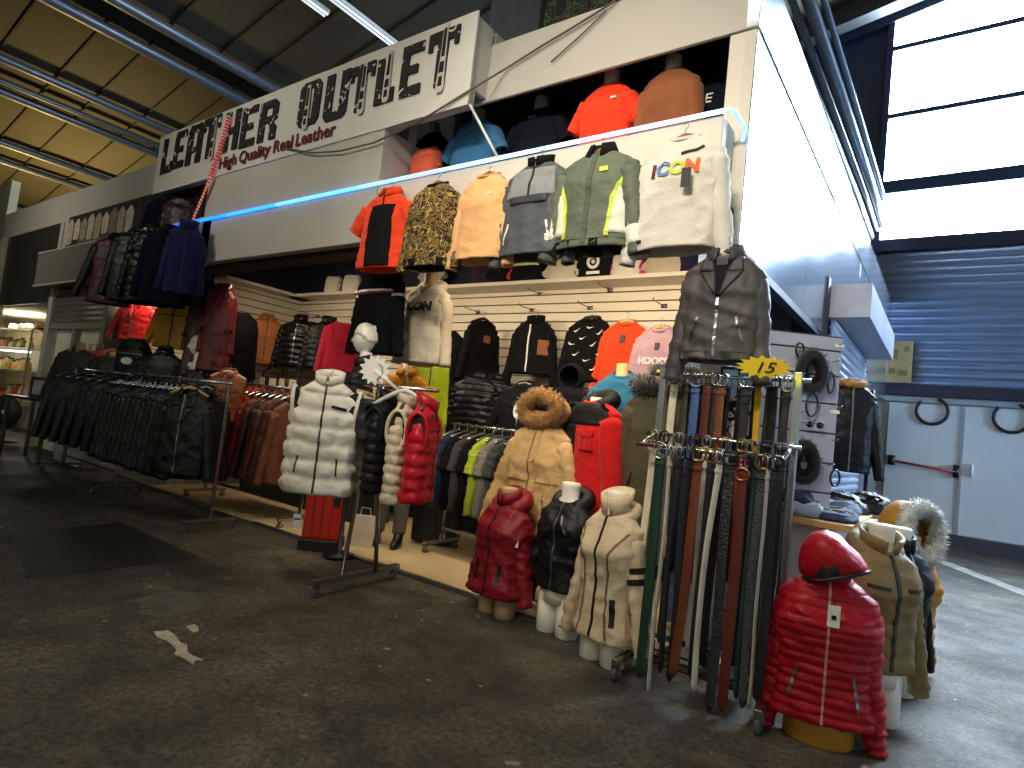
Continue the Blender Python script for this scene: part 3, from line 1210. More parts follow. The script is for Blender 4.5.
# roller housing and side shutter on the glossy wall
bx0, bx1 = W(829, 300, 6.74), W(871, 300, 6.74)
r = empty('shutter_housing', 'grey box-shaped roller shutter housing sticking out of the glossy side wall', 'shutter box', (bx0.x, 6.78, 2.73))
far_y = WX(894, 345, bx1.x).y
p = MB()
p.span((0, 0, 0), (bx1.x - bx0.x, far_y - 6.78, 0.345))
p.build('casing', mat('pale grey sheet', '#9ba3b4', rough=0.4, metal=0.2), r, smooth=False, bevel=0.006)
p = MB()
corrug(p, (0.05, 0.02), (0.05, far_y - 6.8), -2.7, 0.0, 0.09, 0.025, axis='x')
p.build('shutter_curtain', BLUESH, r)
# ------------------------------------------------------------------ sign, LED line, posters
def glyph(ch):
    R = lambda x0, z0, x1, z1: [(x0, z0), (x1, z0), (x1, z1), (x0, z1)]
    t = 0.34
    G = {
        'L': [R(0, 0, t, 1), R(t, 0, 1, .2), [(.8, .2), (1, .2), (1, .3), (.86, .3)]],
        'E': [R(0, 0, t, 1), R(t, 0, 1, .18), R(t, .42, .8, .58), R(t, .82, 1, 1)],
        'A': [[(0, 0), (t, 0), (t, .98), (.16, 1), (0, .84)], [(1 - t, 0), (1, 0), (1, .84), (.84, 1), (1 - t, .98)], R(t, .28, 1 - t, .42), R(t, .8, 1 - t, .98)],
        'T': [R(.33, 0, .67, .8), R(0, .8, 1, 1), R(0, .68, .14, .8), R(.86, .68, 1, .8)],
        'H': [R(0, 0, t, 1), R(1 - t, 0, 1, 1), R(t, .42, 1 - t, .58)],
        'R': [R(0, 0, t, 1), R(t, .82, .8, 1), [(.8, .82), (.8, 1), (1, .88), (1, .5), (.8, .44), (.72, .5), (.72, .82)], R(t, .44, .72, .6), [(.55, .44), (.8, .44), (1, .3), (1, 0), (1 - t, 0), (1 - t, .3)]],
        'O': [[(0, .12), (.14, 0), (t, 0), (t, 1), (.14, 1), (0, .88)], [(1, .12), (.86, 0), (1 - t, 0), (1 - t, 1), (.86, 1), (1, .88)], R(t, 0, 1 - t, .15), R(t, .85, 1 - t, 1)],
        'U': [[(0, .12), (.14, 0), (t, 0), (t, 1), (0, 1)], [(1, .12), (.86, 0), (1 - t, 0), (1 - t, 1), (1, 1)], R(t, 0, 1 - t, .17)],
    }
    return G[ch]


worn = print_mat('worn black lettering', [(0, '#cfcabc'), (0.36, '#121212'), (0.70, '#8f8b80'), (0.73, '#121212')], 9, rough=0.7)
BANNER = mat('sign canvas', '#d3d0c8', rough=0.55, bump=0.12, bscale=3, var=0.05, vscale=1.2)
sx0, sx1 = W(158, 165, YF).x, W(474, 60, YF).x
SZ0, SZ1 = 3.785, 4.575
sign = empty('shop_sign', 'long white canvas sign with black block lettering above the shop front', 'sign', ((sx0 + sx1) / 2, YF - 0.012, SZ0))
mb = MB()
n = 40
hw = (sx1 - sx0) / 2
rows = []
for i in range(9):
    z = (SZ1 - SZ0) * i / 8
    rows.append([Vector((-hw + 2 * hw * j / n, -0.004 - 0.006 * noise.noise(Vector((j * .35, i * .6, 3))), z)) for j in range(n + 1)] + [Vector((hw - 2 * hw * j / n, 0.012, z)) for j in range(n + 1)])
mb.loft(rows)
mb.build('canvas', BANNER, sign, smooth=False)
cx0 = sign.location.x
# letter boxes measured on the photograph: left, right edge in px
for ch, pxa, pxb, pza, pzb in (('L', 165, 175, 173, 140), ('E', 177, 187, 168, 133), ('A', 190, 204, 164, 126), ('T', 205, 221, 158, 119), ('H', 227, 241, 151, 113), ('E', 244, 258, 147, 109), ('R', 262, 279, 141, 103),
                               ('O', 302, 322, 126, 84), ('U', 328, 350, 120, 75), ('T', 352, 375, 112, 67), ('L', 379, 397, 104, 60), ('E', 404, 424, 96, 47), ('T', 430, 459, 87, 33)):
    xa, xb = W(pxa, (pza + pzb) / 2, YF).x - cx0, W(pxb, (pza + pzb) / 2, YF).x - cx0
    za, zb = W((pxa + pxb) / 2, pza, YF).z - SZ0, W((pxa + pxb) / 2, pzb, YF).z - SZ0
    m = MB()
    for poly in glyph(ch):
        m.prism([(xa + (xb - xa) * u, za + (zb - za) * v) for u, v in poly], -0.022, -0.006)
    m.build('letter', worn, sign, smooth=False)
pale = mat('pale zip print', '#c4c0b4', rough=0.6, bump=0)
for px, pa, pb in ((366, 113, 66), (446, 91, 27), (391, 101, 54), (310, 128, 88), (216, 159, 120)):
    x, za, zb = W(px, (pa + pb) / 2, YF).x - cx0, W(px, pa, YF).z - SZ0, W(px, pb, YF).z - SZ0
    m = MB()
    w_ = 0.045
    h_ = zb - za
    m.prism([(x - w_, za + .02), (x - w_ * .6, za - .02), (x + w_ * .6, za - .02), (x + w_, za + .02), (x + w_ * .7, za + h_ * .45), (x + w_ * .5, zb), (x - w_ * .5, zb), (x - w_ * .7, za + h_ * .45)], -0.027, -0.021)
    o = m.build('zip_pull_print', pale, sign, smooth=False)
    q = MB()
    for a, b, c, d in ((-.5, .5, .06, .2), (-.62, .62, .26, .42), (-.4, .4, .5, .92)):
        q.prism([(x + w_ * a, za + h_ * c), (x + w_ * b, za + h_ * c), (x + w_ * b * .8, za + h_ * d), (x + w_ * a * .8, za + h_ * d)], -0.031, -0.026)
    q.build('zip_pull_ink', INK, o, smooth=False)
xa, xb = W(222, 163, YF), W(338, 130, YF)
zc = (W(222, 167, YF).z + W(338, 139, YF).z) / 2 - SZ0
DRED = mat('dark red lettering', '#5e0c18', rough=0.7, bump=0)
words, tot = [], 0
for wd_ in ('High', 'Quality', 'Real', 'Leather'):
    vs, fs = text_mesh(wd_, 0.25, 0.0035, 0.92, 0.003)
    x0 = min(v.x for v in vs)
    words.append((vs, fs, tot - x0))
    tot += max(v.x for v in vs) - x0 + 0.065
k = (xb.x - xa.x) / (tot - 0.065)
for vs, fs, ox in words:
    MB().add([Vector(((v.x + ox) * k + xa.x - cx0, v.y - 0.016, v.z * 0.76 + zc)) for v in vs], fs).build('slogan_lettering', DRED, sign, smooth=False)

# LED line, in short sections with a pale end, bending round the parapet's right end
led = empty('led_strip', 'glowing blue LED tube running along the top edge of the cream parapet', 'light strip', (ledL.x, YF - 0.02, ZL))
n = 24
xr = ledR.x + 0.01
for i in range(n):
    xa, xb = ledL.x + (xr - ledL.x) * i / n, ledL.x + (xr - ledL.x) * (i + 1) / n
    t = i / (n - 1)
    col = ['#0a5cff', '#1874ff', '#2f86ff', '#5aa4ff', '#8fc4ff', '#b4d8ff', '#c6e2ff'][min(6, int(t * 7))]
    q = MB().tube([(xa - ledL.x, 0, 0.012), (xb - ledL.x + 0.002, 0, 0.012)], 0.015 + 0.004 * (1 - t), 8)
    q.build('led_section', emis('led ' + col, col, 2.6 if t < 0.5 else 1.7), led)
q = MB().tube([(xr - ledL.x + math.sin(a) * 0.05, 0.05 - math.cos(a) * 0.05 + (0.2 if a > 1.5 else 0), 0.012 - (0.0)) for a in (0, .4, .8, 1.2, 1.57)] + [(xr - ledL.x + 0.05, 0.22, -0.08)], 0.014, 8)
q.build('led_end', emis('led bent end', '#9fc8ff', 1.4), led)

# red-and-white twisted tape from the sign's face down to the LED line
ta, tb = W(230, 116, YF - 0.06), W(191, 224, YF - 0.06)
tape = empty('barrier_tape', 'red and white twisted barrier tape hanging across the sign lettering', 'tape', tb)
rt, wt = MB(), MB()
N = 34
for i in range(N):
    t0, t1 = i / N, (i + 1) / N
    bow = lambda t: Vector((0.06 * math.sin(PI * t), 0, 0))
    a, b = (ta - tb) * t0 + bow(t0), (ta - tb) * t1 + bow(t1)
    for mbx, f0, f1 in ((rt, 0, .5), (wt, .5, 1)):
        mbx.tube([a.lerp(b, f0), a.lerp(b, f1)], 0.032, 6, ry=0.3)
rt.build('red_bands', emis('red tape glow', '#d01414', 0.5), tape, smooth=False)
wt.build('white_bands', mat('white tape', '#e8ddd8', rough=0.5, bump=0), tape, smooth=False)

# stay rod and black cable
ra, rb = W(470, 105, YF - 0.02), W(498, 158, YF - 0.03)
q = MB().tube([ra - rb, Vector((0, 0, 0))], 0.011, 8)
rod = q.build('stay_rod', mat('white rod', '#d8d8d4', rough=0.4), None)
tag(rod, 'thin white stay rod slanting from the sign corner to the blue LED line', 'rod', loc=rb)
q = MB()
kp = [(284, 148, 3.41), (312, 153, 3.405), (340, 151, 3.40), (373, 143, 3.41), (400, 131, 3.41), (430, 115, 3.41), (470, 90, 3.42), (505, 69, 3.655), (540, 47, 3.655), (575, 26, 3.655), (612, 3, 3.655), (618, -3, 3.655)]
P0 = W(340, 151, 3.40)
q.tube([W(*a) - P0 for a in kp], 0.009, 6)
q.tube([W(*a) - P0 for a in [(551, 62, 3.66), (580, 36, 3.66), (606, 11, 3.66)]], 0.006, 6)
tag(q.build('power_cable', mat('grey cable', '#5a564e', rough=0.6), None), 'grey cable drooping across the sign and the beige fascia', 'cable', loc=P0)

# poster strip
pa, pb = W(67, 235, YM - 0.02), W(204, 200, YM - 0.02)
po = empty('poster', 'long poster strip picturing rows of hanging garments under the sign', 'poster', (pa.x, YM - 0.02, 3.4))
pw, ph = pb.x - pa.x, 0.56
MB().span((0, 0, 0), (pw, 0.015, ph)).build('poster_sheet', mat('poster ground', '#2a2724', rough=0.5), po, smooth=False)
cols = ['#b3a58c', '#c2b69e', '#9b8d76', '#bcae95', '#a99a80', '#cabfa8', '#8a7c68', '#b5a78e', '#d0c6b2', '#34313a', '#3c3844', '#14131c', '#1a1922', '#101018', '#1b1a26', '#26161c']
for i, c in enumerate(cols):
    x = pw * (i + 0.5) / len(cols)
    w_ = pw / len(cols) * 0.5
    t = ph - 0.05 - 0.02 * (i % 3)
    b_ = 0.06 + 0.06 * ((i * 7) % 4) / 3
    poly = [(x - w_ * .8, b_ + .02), (x - w_ * .1, b_), (x + w_ * .85, b_ + .015), (x + w_ * .9, t - .09), (x + w_ * .3, t - .02), (x + w_ * .2, t), (x - w_ * .2, t), (x - w_ * .3, t - .02), (x - w_ * .9, t - .08)]
    MB().prism(poly, -0.006, 0.001).build('printed_garment', mat('print ' + c, c, rough=0.6, var=0.3, vscale=12), po, smooth=False)
MB().span((pw * .12, -.004, 0.01), (pw * .5, 0.0, 0.1)).build('printed_counter', mat('print grey', '#5d5a58'), po, smooth=False)

# glazed box under the posters
ab = W(36, 270, YF)
aw = MB()
ax1 = W(210, 235, YF).x
aw.span((0, 0, 0), (ax1 - ab.x, YM - YF - 0.01, 0.56))
box = empty('awning_box', 'long grey sheet-metal box with a shiny film front under the posters', 'awning box', (ab.x, YF, 2.74))
aw.build('casing', mat('grey film', '#8a8378', rough=0.25, bump=0.4, bscale=5, var=0.06, spec=0.6), box, smooth=False, bevel=0.01)
MB().span((-0.01, -0.012, -0.02), (ax1 - ab.x, 0.01, 0.006)).span((-0.01, -0.012, 0.55), (ax1 - ab.x, 0.01, 0.575)).build('edge_rail', mat('pale rail', '#c9c2b2', rough=0.4), box, smooth=False)

# strip lights on the roof, board and cloths on the shop roof
for k, (pa_, pb_, lab) in enumerate((((296, -10), (321, 18), 'twin strip light on the dark roof, its near end lit'), ((330, -6), (387, 50), 'long strip light on the dark roof running towards the sign top'))):
    def rf(px, py, dz=0.35):
        r = RIGHT * (px - 512) + UP * (384 - py) + FWD * FPX
        nrm = Vector((-SL, 0, 1))
        t = (Vector((-1.45, 0, 10.4 - dz)) - Vector((0, 0, CAM_H))).dot(nrm) / r.dot(nrm)
        return Vector((0, 0, CAM_H)) + r * t
    A, B = rf(*pa_), rf(*pb_)
    fx = empty('strip_light', lab, 'light', A)
    d = B - A
    d = Vector((0, d.y, 0))
    MB().box(d / 2, (0.16, d.length, 0.07)).build('housing', mat('light housing', '#9a9a96', rough=0.5), fx, smooth=False)
    for s_ in (-.045, .045):
        MB().tube([Vector((s_, 0.02, -0.055)), d + Vector((s_, -0.02, -0.055))], 0.02, 8).build('tube', emis('strip tube', '#dfe6f0', 0.75), fx)
bd = MB().span((0, 0, 0), (1.95, 0.04, 1.7))
tag(bd.build('grey_board', mat('slate board', '#6a6e74', rough=0.5, var=0.1), None, smooth=False), 'slate grey board standing on the shop roof right of the sign', 'board', loc=(-4.3, 4.7, 4.42))
gp = print_mat('scribbled print', [(0, '#16181a'), (0.5, '#3f5a34'), (0.56, '#131516'), (0.66, '#8a2f50'), (0.70, '#15171a')], 11)
bx = empty('graffiti_board', 'dark panel with green and pink scribbled print standing above the upper fascia', 'panel', (-3.02, 3.95, 4.42))
MB().span((0, 0, 0), (1.7, 0.05, 0.75)).build('sheet', gp, bx, smooth=False)
for fx_ in (-0.02, 0.42):
    MB().span((fx_, -0.01, 0), (fx_ + 0.04, 0.06, 0.77)).build('frame_bar', BLACKM, bx, smooth=False)

# ------------------------------------------------------------------ sweatshirts hung along the parapet
YH = 3.33


def hung(px, py_neck, name, label, cat, body, Y=YH, L=0.72, rz=0.0, mkhanger=True, hlab=None, group=None, hw=0.15, hm=None, hook=0.07, **k):
    """garment whose neck top shows at (px, py_neck), hung on its own hanger"""
    n = W(px, py_neck, Y)
    g = Garment(name, label, cat, (n.x, n.y, n.z - L), rz, body, L=L, group=group, **k)
    if mkhanger:
        hanger(hlab or ('hanger holding the ' + label), (n.x, n.y, n.z + 0.092 - (0.07 - hook)), rz, hw, hm, hook)
    return g


ORANGE = cloth('#e8431c')
BLK = cloth('#141416')
g = hung(391, 193, 'polo_shirt', 'orange and black polo shirt, leftmost on the parapet below the blue light', 'shirt', ORANGE, L=0.66, slv=0.24, ang=38, r0=0.105, r1=0.085, w=0.235, wh=0.25, ws=0.235, rz=0.1, hlab='wooden hanger holding the orange and black polo shirt')
g.patch('front_panel', [(-0.12, 0.01), (0.15, 0.01), (0.13, 0.53), (-0.11, 0.53)], BLK, 0.006, nx=14, nz=18)
g.shirt_collar(ORANGE)
g.strip('zipper', [(0.01, 0.5), (0.0, 0.62)], 0.012, BLK)
camo = print_mat('gold baroque print', [(0, '#12100d'), (0.40, '#8a6a28'), (0.455, '#17130e'), (0.53, '#b39348'), (0.575, '#14110d'), (0.64, '#7d6a3c'), (0.69, '#14110d')], 12)
g = hung(438, 184, 'printed_sweatshirt', 'black sweatshirt with an all-over gold print, second from the left on the parapet', 'sweatshirt', camo, L=0.68, w=0.225, slv=0.57, ang=11, r0=0.098, hlab='wooden hanger holding the gold-printed sweatshirt')
g.crew(BLK)
g.hem(BLK, 0.06)
g.band(0, .93, 1.0, BLK, 'cuff'); g.band(1, .93, 1.0, BLK, 'cuff')
TAN = cloth('#dba871')
g = hung(489, 175, 'sweatshirt', 'plain tan crew-neck sweatshirt hung on the parapet below the blue light', 'sweatshirt', TAN, L=0.65, w=0.215, slv=0.57, ang=10, r0=0.09, fold=0.018, hlab='wooden hanger holding the plain tan sweatshirt')
g.crew(cloth('#c08c58'))
g.shape('chest_badge', [[(-1, -.6), (1, -.6), (1, .6), (-1, .6)]], 0.1, 0.47, 0.012, PAPER)
GR1, GR2 = nylon('#4a4d50', 0.6), nylon('#7d7f80', 0.6)
g = hung(541, 163, 'anorak', 'two-tone grey half-zip anorak hung in the middle of the parapet', 'jacket', GR1, L=0.67, w=0.25, slv=0.60, ang=10, r0=0.09, hlab='hanger holding the two-tone grey anorak', hm=STEEL)
g.patch('yoke', [(-0.2, 0.39), (0.2, 0.39), (0.17, 0.60), (-0.17, 0.60)], GR2, 0.006, nx=16, nz=12)
g.patch('pouch_flap', [(-0.15, 0.35), (0.15, 0.35), (0.16, 0.40), (-0.16, 0.40)], nylon('#35383a', 0.6), 0.012)
g.stand(BLK, 0.045, 8)
g.strip('zipper', [(0, 0.40), (0, 0.62)], 0.014, BLACKM, .012)
for s in (-1, 1):
    g.strip('pocket', [(s * .19, .08), (s * .155, .22)], .014, PAPER)
OLV = nylon('#58604f', 0.6)
LIME = nylon('#c3d34a', 0.6)
g = hung(602, 152, 'ski_jacket', 'olive ski jacket with lime and white side panels on the parapet', 'jacket', OLV, L=0.66, w=0.27, slv=0.58, ang=11, r0=0.105, r1=0.075, d=0.12, hlab='wooden hanger holding the olive and lime ski jacket')
for s in (-1, 1):
    g.patch('white_panel', [(s * .15, .08), (s * .285, .08), (s * .265, .33), (s * .20, .37)], nylon('#d8d5c4', .6), 0.006)
    g.strip('lime_piping', [(s * .15, .06), (s * .17, .3), (s * .20, .38), (s * .25, .48)], .028, LIME)
g.band(0, .70, .92, nylon('#d8d5c4', .6), 'white_cuff_panel'); g.band(1, .70, .92, nylon('#d8d5c4', .6), 'white_cuff_panel')
g.band(0, .93, 1.0, BLACKM, 'cuff'); g.band(1, .93, 1.0, BLACKM, 'cuff')
g.strip('placket', [(0, .02), (0, .62)], .035, nylon('#4a5243', .6))
g.hem(BLK, .05)
g.shirt_collar(BLK, .05, .07, 18)
g.shape('chest_badge', [[(-1, -.5), (1, -.5), (1, .5), (-1, .5)]], .09, .49, .03, LIME)
WHT_C = cloth('#cfc8bb')
g = hung(685, 138, 'sweatshirt', 'pale grey sweatshirt with multicoloured chest lettering, rightmost on the parapet', 'sweatshirt', WHT_C, L=0.69, w=0.245, slv=0.62, ang=9, r0=0.085, r1=.06, hlab='wooden hanger holding the pale grey lettered sweatshirt')
g.crew()
for ch, x, c in (('I', -.135, '#5a1a24'), ('C', -.075, '#5a7fb0'), ('O', .012, '#b7bf3c'), ('N', .10, '#e85a1c')):
    g.text(ch, x, .43, .11, mat('print ' + c, c, rough=.7, bump=0), bold=.006)
g.strip('script_print', [(0.02, .555), (.06, .56), (.11, .565), (.15, .585)], .016, INK)
g.shape('hem_label', [[(-1, -.5), (1, -.5), (1, .5), (-1, .5)]], -.19, .05, .014, INK)
nk = W(687, 165, YH - .15)
t = MB().box((0, 0, -.07), (.055, .004, .11)).build('price_tag', BLACKM, None, smooth=False)
tag(t, 'black swing tag hanging at the neck of the pale grey lettered sweatshirt', 'tag', loc=nk)

# ------------------------------------------------------------------ dressed forms in the recess above the LED line
YR = 3.92


def recess(px, py_neck, label, body, rz=0.0, neck=True, L=0.66, form_label=None, fm=None, Y=YR, **k):
    n = W(px, py_neck, Y)
    k = dict(dict(slv=.24, ang=32, r0=.095, r1=.08, w=.24, ws=.235, d=.12), **k)
    g = Garment('tee_shirt', label, 'shirt', (n.x, n.y, n.z - L), rz, body, L=L, **k)
    g.crew()
    if neck:
        r = empty('bust_form', form_label, 'mannequin', (n.x, n.y, n.z - L), rz)
        m = MB()
        m.loft([[Vector((a * math.cos(t), b_ * math.sin(t), z)) for t in [2 * PI * j / 20 for j in range(20)]] for z, a, b_ in ((0.02, .14, .08), (L * .6, .15, .085), (L - .06, .12, .06), (L - .01, .062, .055), (L + .1, .058, .055), (L + .104, .05, .048))])
        m.build('torso', fm or mat('grey form', '#a9a294', rough=.6), r)
    return g


FORM = mat('white form', '#cfc9bd', rough=.6)
g = recess(433, 134, 'black tee shirt behind an orange one, far left in the dark recess', cloth('#17161a'), form_label='grey bust wearing a black tee shirt at the left of the recess', L=.55, Y=4.05, w=.2, ws=.19)
g = recess(429, 149, 'salmon orange tee shirt standing at the left end of the recess', cloth('#f0684a'), neck=False, L=.5, Y=3.85, w=.16, ws=.155, drop=.05, slv=.12, ang=14, r0=.05, r1=.05)
g = recess(478, 121, 'blue tee shirt on a bust in the recess, next to the stay rod', cloth('#3f7ba8'), form_label='grey bust wearing the blue tee shirt in the recess', L=.62, Y=3.95)
g = recess(541, 110, 'dark navy tee shirt in the middle of the recess, under a white neck', cloth('#141722'), form_label='white-necked bust wearing a navy tee shirt in mid recess', fm=FORM, L=.62, Y=4.05)
g.shape('chest_badge', [[(-1, -.3), (1, -.3), (1, .3), (-1, .3)]], -.02, .52, .035, cloth('#6a7080'))
g = recess(611, 85, 'bright orange-red tee shirt on a bust in the recess', cloth('#f03c14'), form_label='white-necked bust wearing the orange-red tee shirt', fm=FORM, L=.66, Y=3.9, w=.205, ws=.20)
g.shape('chest_badge', [[(-1, -.35), (1, -.35), (1, .35), (-1, .35)]], .09, .49, .022, PAPER)
g = recess(673, 71, 'rust brown sweatshirt on a bust at the right of the recess', cloth('#8a5230'), form_label='white-necked bust wearing the rust brown sweatshirt', fm=FORM, L=.66, Y=3.9, slv=.5, ang=7, w=.215, ws=.205)
g = recess(713, 86, 'dark navy tee shirt with white letters, last at the right of the recess', cloth('#10131f'), neck=False, L=.55, Y=4.08, w=.17, ws=.165, ang=15)
g.text('TE', -.02, .36, .12, PAPER, bold=0)

# ------------------------------------------------------------------ big garments hung lower
g = hung(727, 254, 'leather_jacket', 'large faded black leather jacket hung below the right end of the parapet', 'jacket', mat('faded charcoal', '#45413f', rough=.6, bump=.4, bscale=24, var=.35, vscale=3.2), Y=3.30, L=.60, rz=.05, w=.215, wh=.21, ws=.205, slv=.58, ang=8, r0=.085, r1=.06, d=.10, wrinkle=.006, hlab='black hanger holding the large faded black jacket', hm=BLACKM)
CH2 = mat('charcoal trim', '#2d2b2b', rough=.6, bump=.3, bscale=24)
g.lapels(CH2, .11, .24, cloth('#1a1a1e'))
g.shape('neck_label', [[(-1, -.6), (1, -.6), (1, .6), (-1, .6)]], -.0, .535, .03, BLACKM)
g.strip('zipper', [(.0, .02), (.0, .33)], .014, STEEL)
for s in (-1, 1):
    g.strip('pocket_zip', [(s * .14, .10), (s * .10, .23)], .012, STEEL)
g.hem(CH2, .045)
g.band(0, .9, 1, CH2, 'cuff'); g.band(1, .9, 1, CH2, 'cuff')

g = hung(384, 266, 'knit_sweater', 'black sweater with a white and red chest stripe hung under the orange polo', 'sweater', cloth('#0e0e11'), Y=3.62, L=.80, w=.25, slv=.68, ang=10, r0=.09, d=.10, hlab='hanger holding the black sweater with a chest stripe', hm=BLACKM)
g.strip('white_stripe', [(-.25, .555), (.25, .555)], .022, PAPER)
g.strip('red_stripe', [(-.25, .53), (.25, .53)], .014, cloth('#8a1c20'))
for s in (0, 1):
    g.band(s, .20, .235, PAPER)
g.crew()
mpoly = [[(.5 * math.cos(t), .5 * math.sin(t) + .6) for t in [2 * PI * i / 14 for i in range(14)]], [(-.7, -.8), (.7, -.8), (.6, .1), (-.6, .1)]]
g.shape('white_emblem', mpoly, .09, .17, .06, PAPER)
HOOD = cloth('#b8ad99')
n = W(430, 284, 3.95)
g = Garment('hoodie', 'beige grey hoodie with black chest lettering on a bust beside the striped black sweater', 'hoodie', (n.x, n.y, n.z - .74), .12, HOOD, L=.74, w=.24, slv=.62, ang=9, r0=.085, d=.13, ws=.23)
g.hood_down()
g.patch('neck_inset', [(-.01, .63), (.01, .63), (.07, .72), (-.07, .72)], cloth('#6d5a48'), .004)
g.text('ICON', -.01, .47, .115, INK, bold=.007)
torso_form('bust_form', 'white bust with a bare neck wearing the beige lettered hoodie', (n.x, n.y, n.z - .78), .12, .80, legs=False, leg=.02, mtl=mat('tan form', '#a98c6b', rough=.5))

# ------------------------------------------------------------------ jackets on the grey box, upper left
def rackside(px, py, label, body, Y=3.17, L=.88, rz=1.2, **k):
    n = W(px, py, Y)
    return Garment('jacket', label, 'jacket', (n.x, n.y, n.z - L), rz, body, L=L, **dict(dict(w=.24, slv=.70, ang=7, r0=.085, d=.11), **k))


g = rackside(118, 238, 'burgundy and black jacket, leftmost hanging on the grey box', leather('#4a1018'), rz=1.05, ang=14)
g.sl[0]['o'].data.materials.clear()
g.sl[0]['o'].data.materials.append(leather('#0d0b0c'))
g.shirt_collar(BLK)
g = rackside(138, 233, 'black coat hanging on the grey box beside the burgundy jacket', leather('#070708'), rz=1.0)
g.shirt_collar(); g.zipper()
g = rackside(156, 232, 'black padded puffer jacket hanging on the grey box', nylon('#0f0f12', .3), rz=1.05, quilt=8, qa=.015)
g.stand(); g.zipper(m=STEEL)
g = rackside(172, 230, 'dark navy jacket hanging on the grey box beside the royal blue one', cloth('#0b0e1e'), rz=1.05)
g.shirt_collar()
g = rackside(189, 226, 'royal blue jacket hanging at the right end of the grey box', cloth('#0a1140'), rz=1.05, w=.17, L=.78, slv=.62)
g.stand(); g.zipper(m=BLACKM)
for px, py, lab in ((134, 236, 'white bust neck over the black coat on the grey box'), (148, 236, 'white bust neck over the black puffer on the grey box')):
    n = W(px, py, 3.3)
    tag(MB().lathe([(.0, -.25), (.05, -.22), (.055, 0), (.062, .04), (.06, .09), (.0, .092)], n=16).build('neck_form', MANNEQ, None), lab, 'mannequin', loc=n)
g = rackside(166, 199, 'dark navy coat hanging in front of the poster, upper row', cloth('#10121f'), Y=3.55, rz=.8, L=.55, w=.2, slv=.42)
g = rackside(184, 197, 'dark burgundy coat hanging in front of the poster, upper row', leather('#2a0d14'), Y=3.55, rz=.8, L=.55, w=.2, slv=.42)
# ------------------------------------------------------------------ rolling racks
def caster(parent, x, y, r=0.035):
    w = MB().lathe([(0.0, -.012), (r * .8, -.012), (r, -.008), (r, .008), (r * .8, .012), (0.0, .012)], (x, y, r), 16, 'x')
    o = w.build('caster', mat('grey rubber', '#55565a', rough=.5), parent)
    f = MB()
    f.span((x - .022, y - .012, r * .8), (x - .015, y + .012, r * 2.2)).span((x + .015, y - .012, r * .8), (x + .022, y + .012, r * 2.2)).span((x - .022, y - .012, r * 2.1), (x + .022, y + .012, r * 2.3))
    f.build('caster_fork', CHROME, o, smooth=False)


def rolling_rack(label, loc, ln, H, rz=0.0, foot=0.5, both=True):
    r = empty('rolling_rack', label, 'clothes rack', loc, rz)
    MB().tube([(-ln / 2 - .04, 0, H), (ln / 2 + .04, 0, H)], .014, 10).build('top_rail', CHROME, r)
    for s in (-1, 1):
        x = s * ln / 2
        MB().span((x - .014, -.014, .1), (x + .014, .014, H)).build('post', CHROME, r, smooth=False, bevel=.003)
        f = MB().span((x - .016, -foot / 2, .082), (x + .016, foot / 2, .112)).build('foot', CHROME, r, smooth=False, bevel=.003)
        for t in (-1, 1):
            caster(f, x, t * (foot / 2 - .03))
    MB().span((-ln / 2, -.013, .20), (ln / 2, .013, .23)).build('base_bar', CHROME, r, smooth=False, bevel=.003)
    return r


RY = 3.08
RH = 1.38
rolling_rack('long rolling rack in the left foreground loaded with black leather jackets', (-6.6, RY, 0), 2.1, RH)
rolling_rack('rolling rack furthest left, holding worn dark biker jackets', (-8.75, RY + .12, 0), 1.8, RH)
rolling_rack('rolling rack holding brown and red leather jackets behind the pale floor edge', (-6.32, 3.92, 0), 1.9, RH + .03)


def edge_hanger(label, x, y, z, rz, m=None, group=None):
    return hanger(label, (x, y, z), rz, .18, m or WHITEM, .07, group)


ORD = ['first', 'second', 'third', 'fourth', 'fifth', 'sixth', 'seventh', 'eighth', 'ninth', 'tenth', 'eleventh', 'twelfth', 'thirteenth', 'fourteenth', 'fifteenth', 'sixteenth']
proto = []
for k, (col, ro) in enumerate((('#060606', .34), ('#080809', .28), ('#070708', .42))):
    g = Garment('leather_jacket', 'x', 'jacket', (0, 0, 0), 0, leather(col, ro), L=.84, w=.235, wh=.245, slv=.72, ang=6, r0=.088, r1=.062, d=.075, fold=.014, wrinkle=.006, nz=30, nu=40)
    [g.lapels, g.shirt_collar, g.stand][k]()
    g.zipper(m=STEEL)
    if k == 0:
        g.pockets(STEEL, .25, .55)
    proto.append(g.root)
hproto = None
for i in range(15):
    x = -7.62 + i * 0.118
    rz = PI / 2 - .25 + random.uniform(-.2, .16)
    lab = '%s black leather jacket from the left on the long rolling rack' % ORD[i]
    z = RH - .10 + random.uniform(-.02, .01)
    src = proto[i % 3]
    if i < 3:
        src.location = (x, RY, z - .84)
        src.rotation_euler = (0, 0, rz)
        src['label'] = lab
        src['group'] = 'black jackets on the long rack'
    else:
        dup(src, (x, RY, z - .84), rz, lab, 'black jackets on the long rack')
    hl = 'hanger of the %s black leather jacket on the long rolling rack' % ORD[i]
    if hproto is None:
        hproto = edge_hanger(hl, x, RY, RH + .02, rz, CHROME, 'hangers on the long rack')
    else:
        dup(hproto, (x, RY, RH + .02), rz, hl)
# one wooden hanger with a jacket turned to the front of the rack
g = Garment('leather_jacket', 'black leather jacket hung outside the long rack facing the aisle', 'jacket', (W(192, 392, 2.9).x, 2.88, RH - .12 - .78), .55, leather('#070708', .36), L=.78, w=.24, slv=.68, ang=9, d=.09)
g.lapels(); g.zipper()
hanger('pale wooden hanger hooked on the outside of the long rack', (W(192, 392, 2.9).x, 2.88, RH + .0), .55, .19, PALEWOOD)

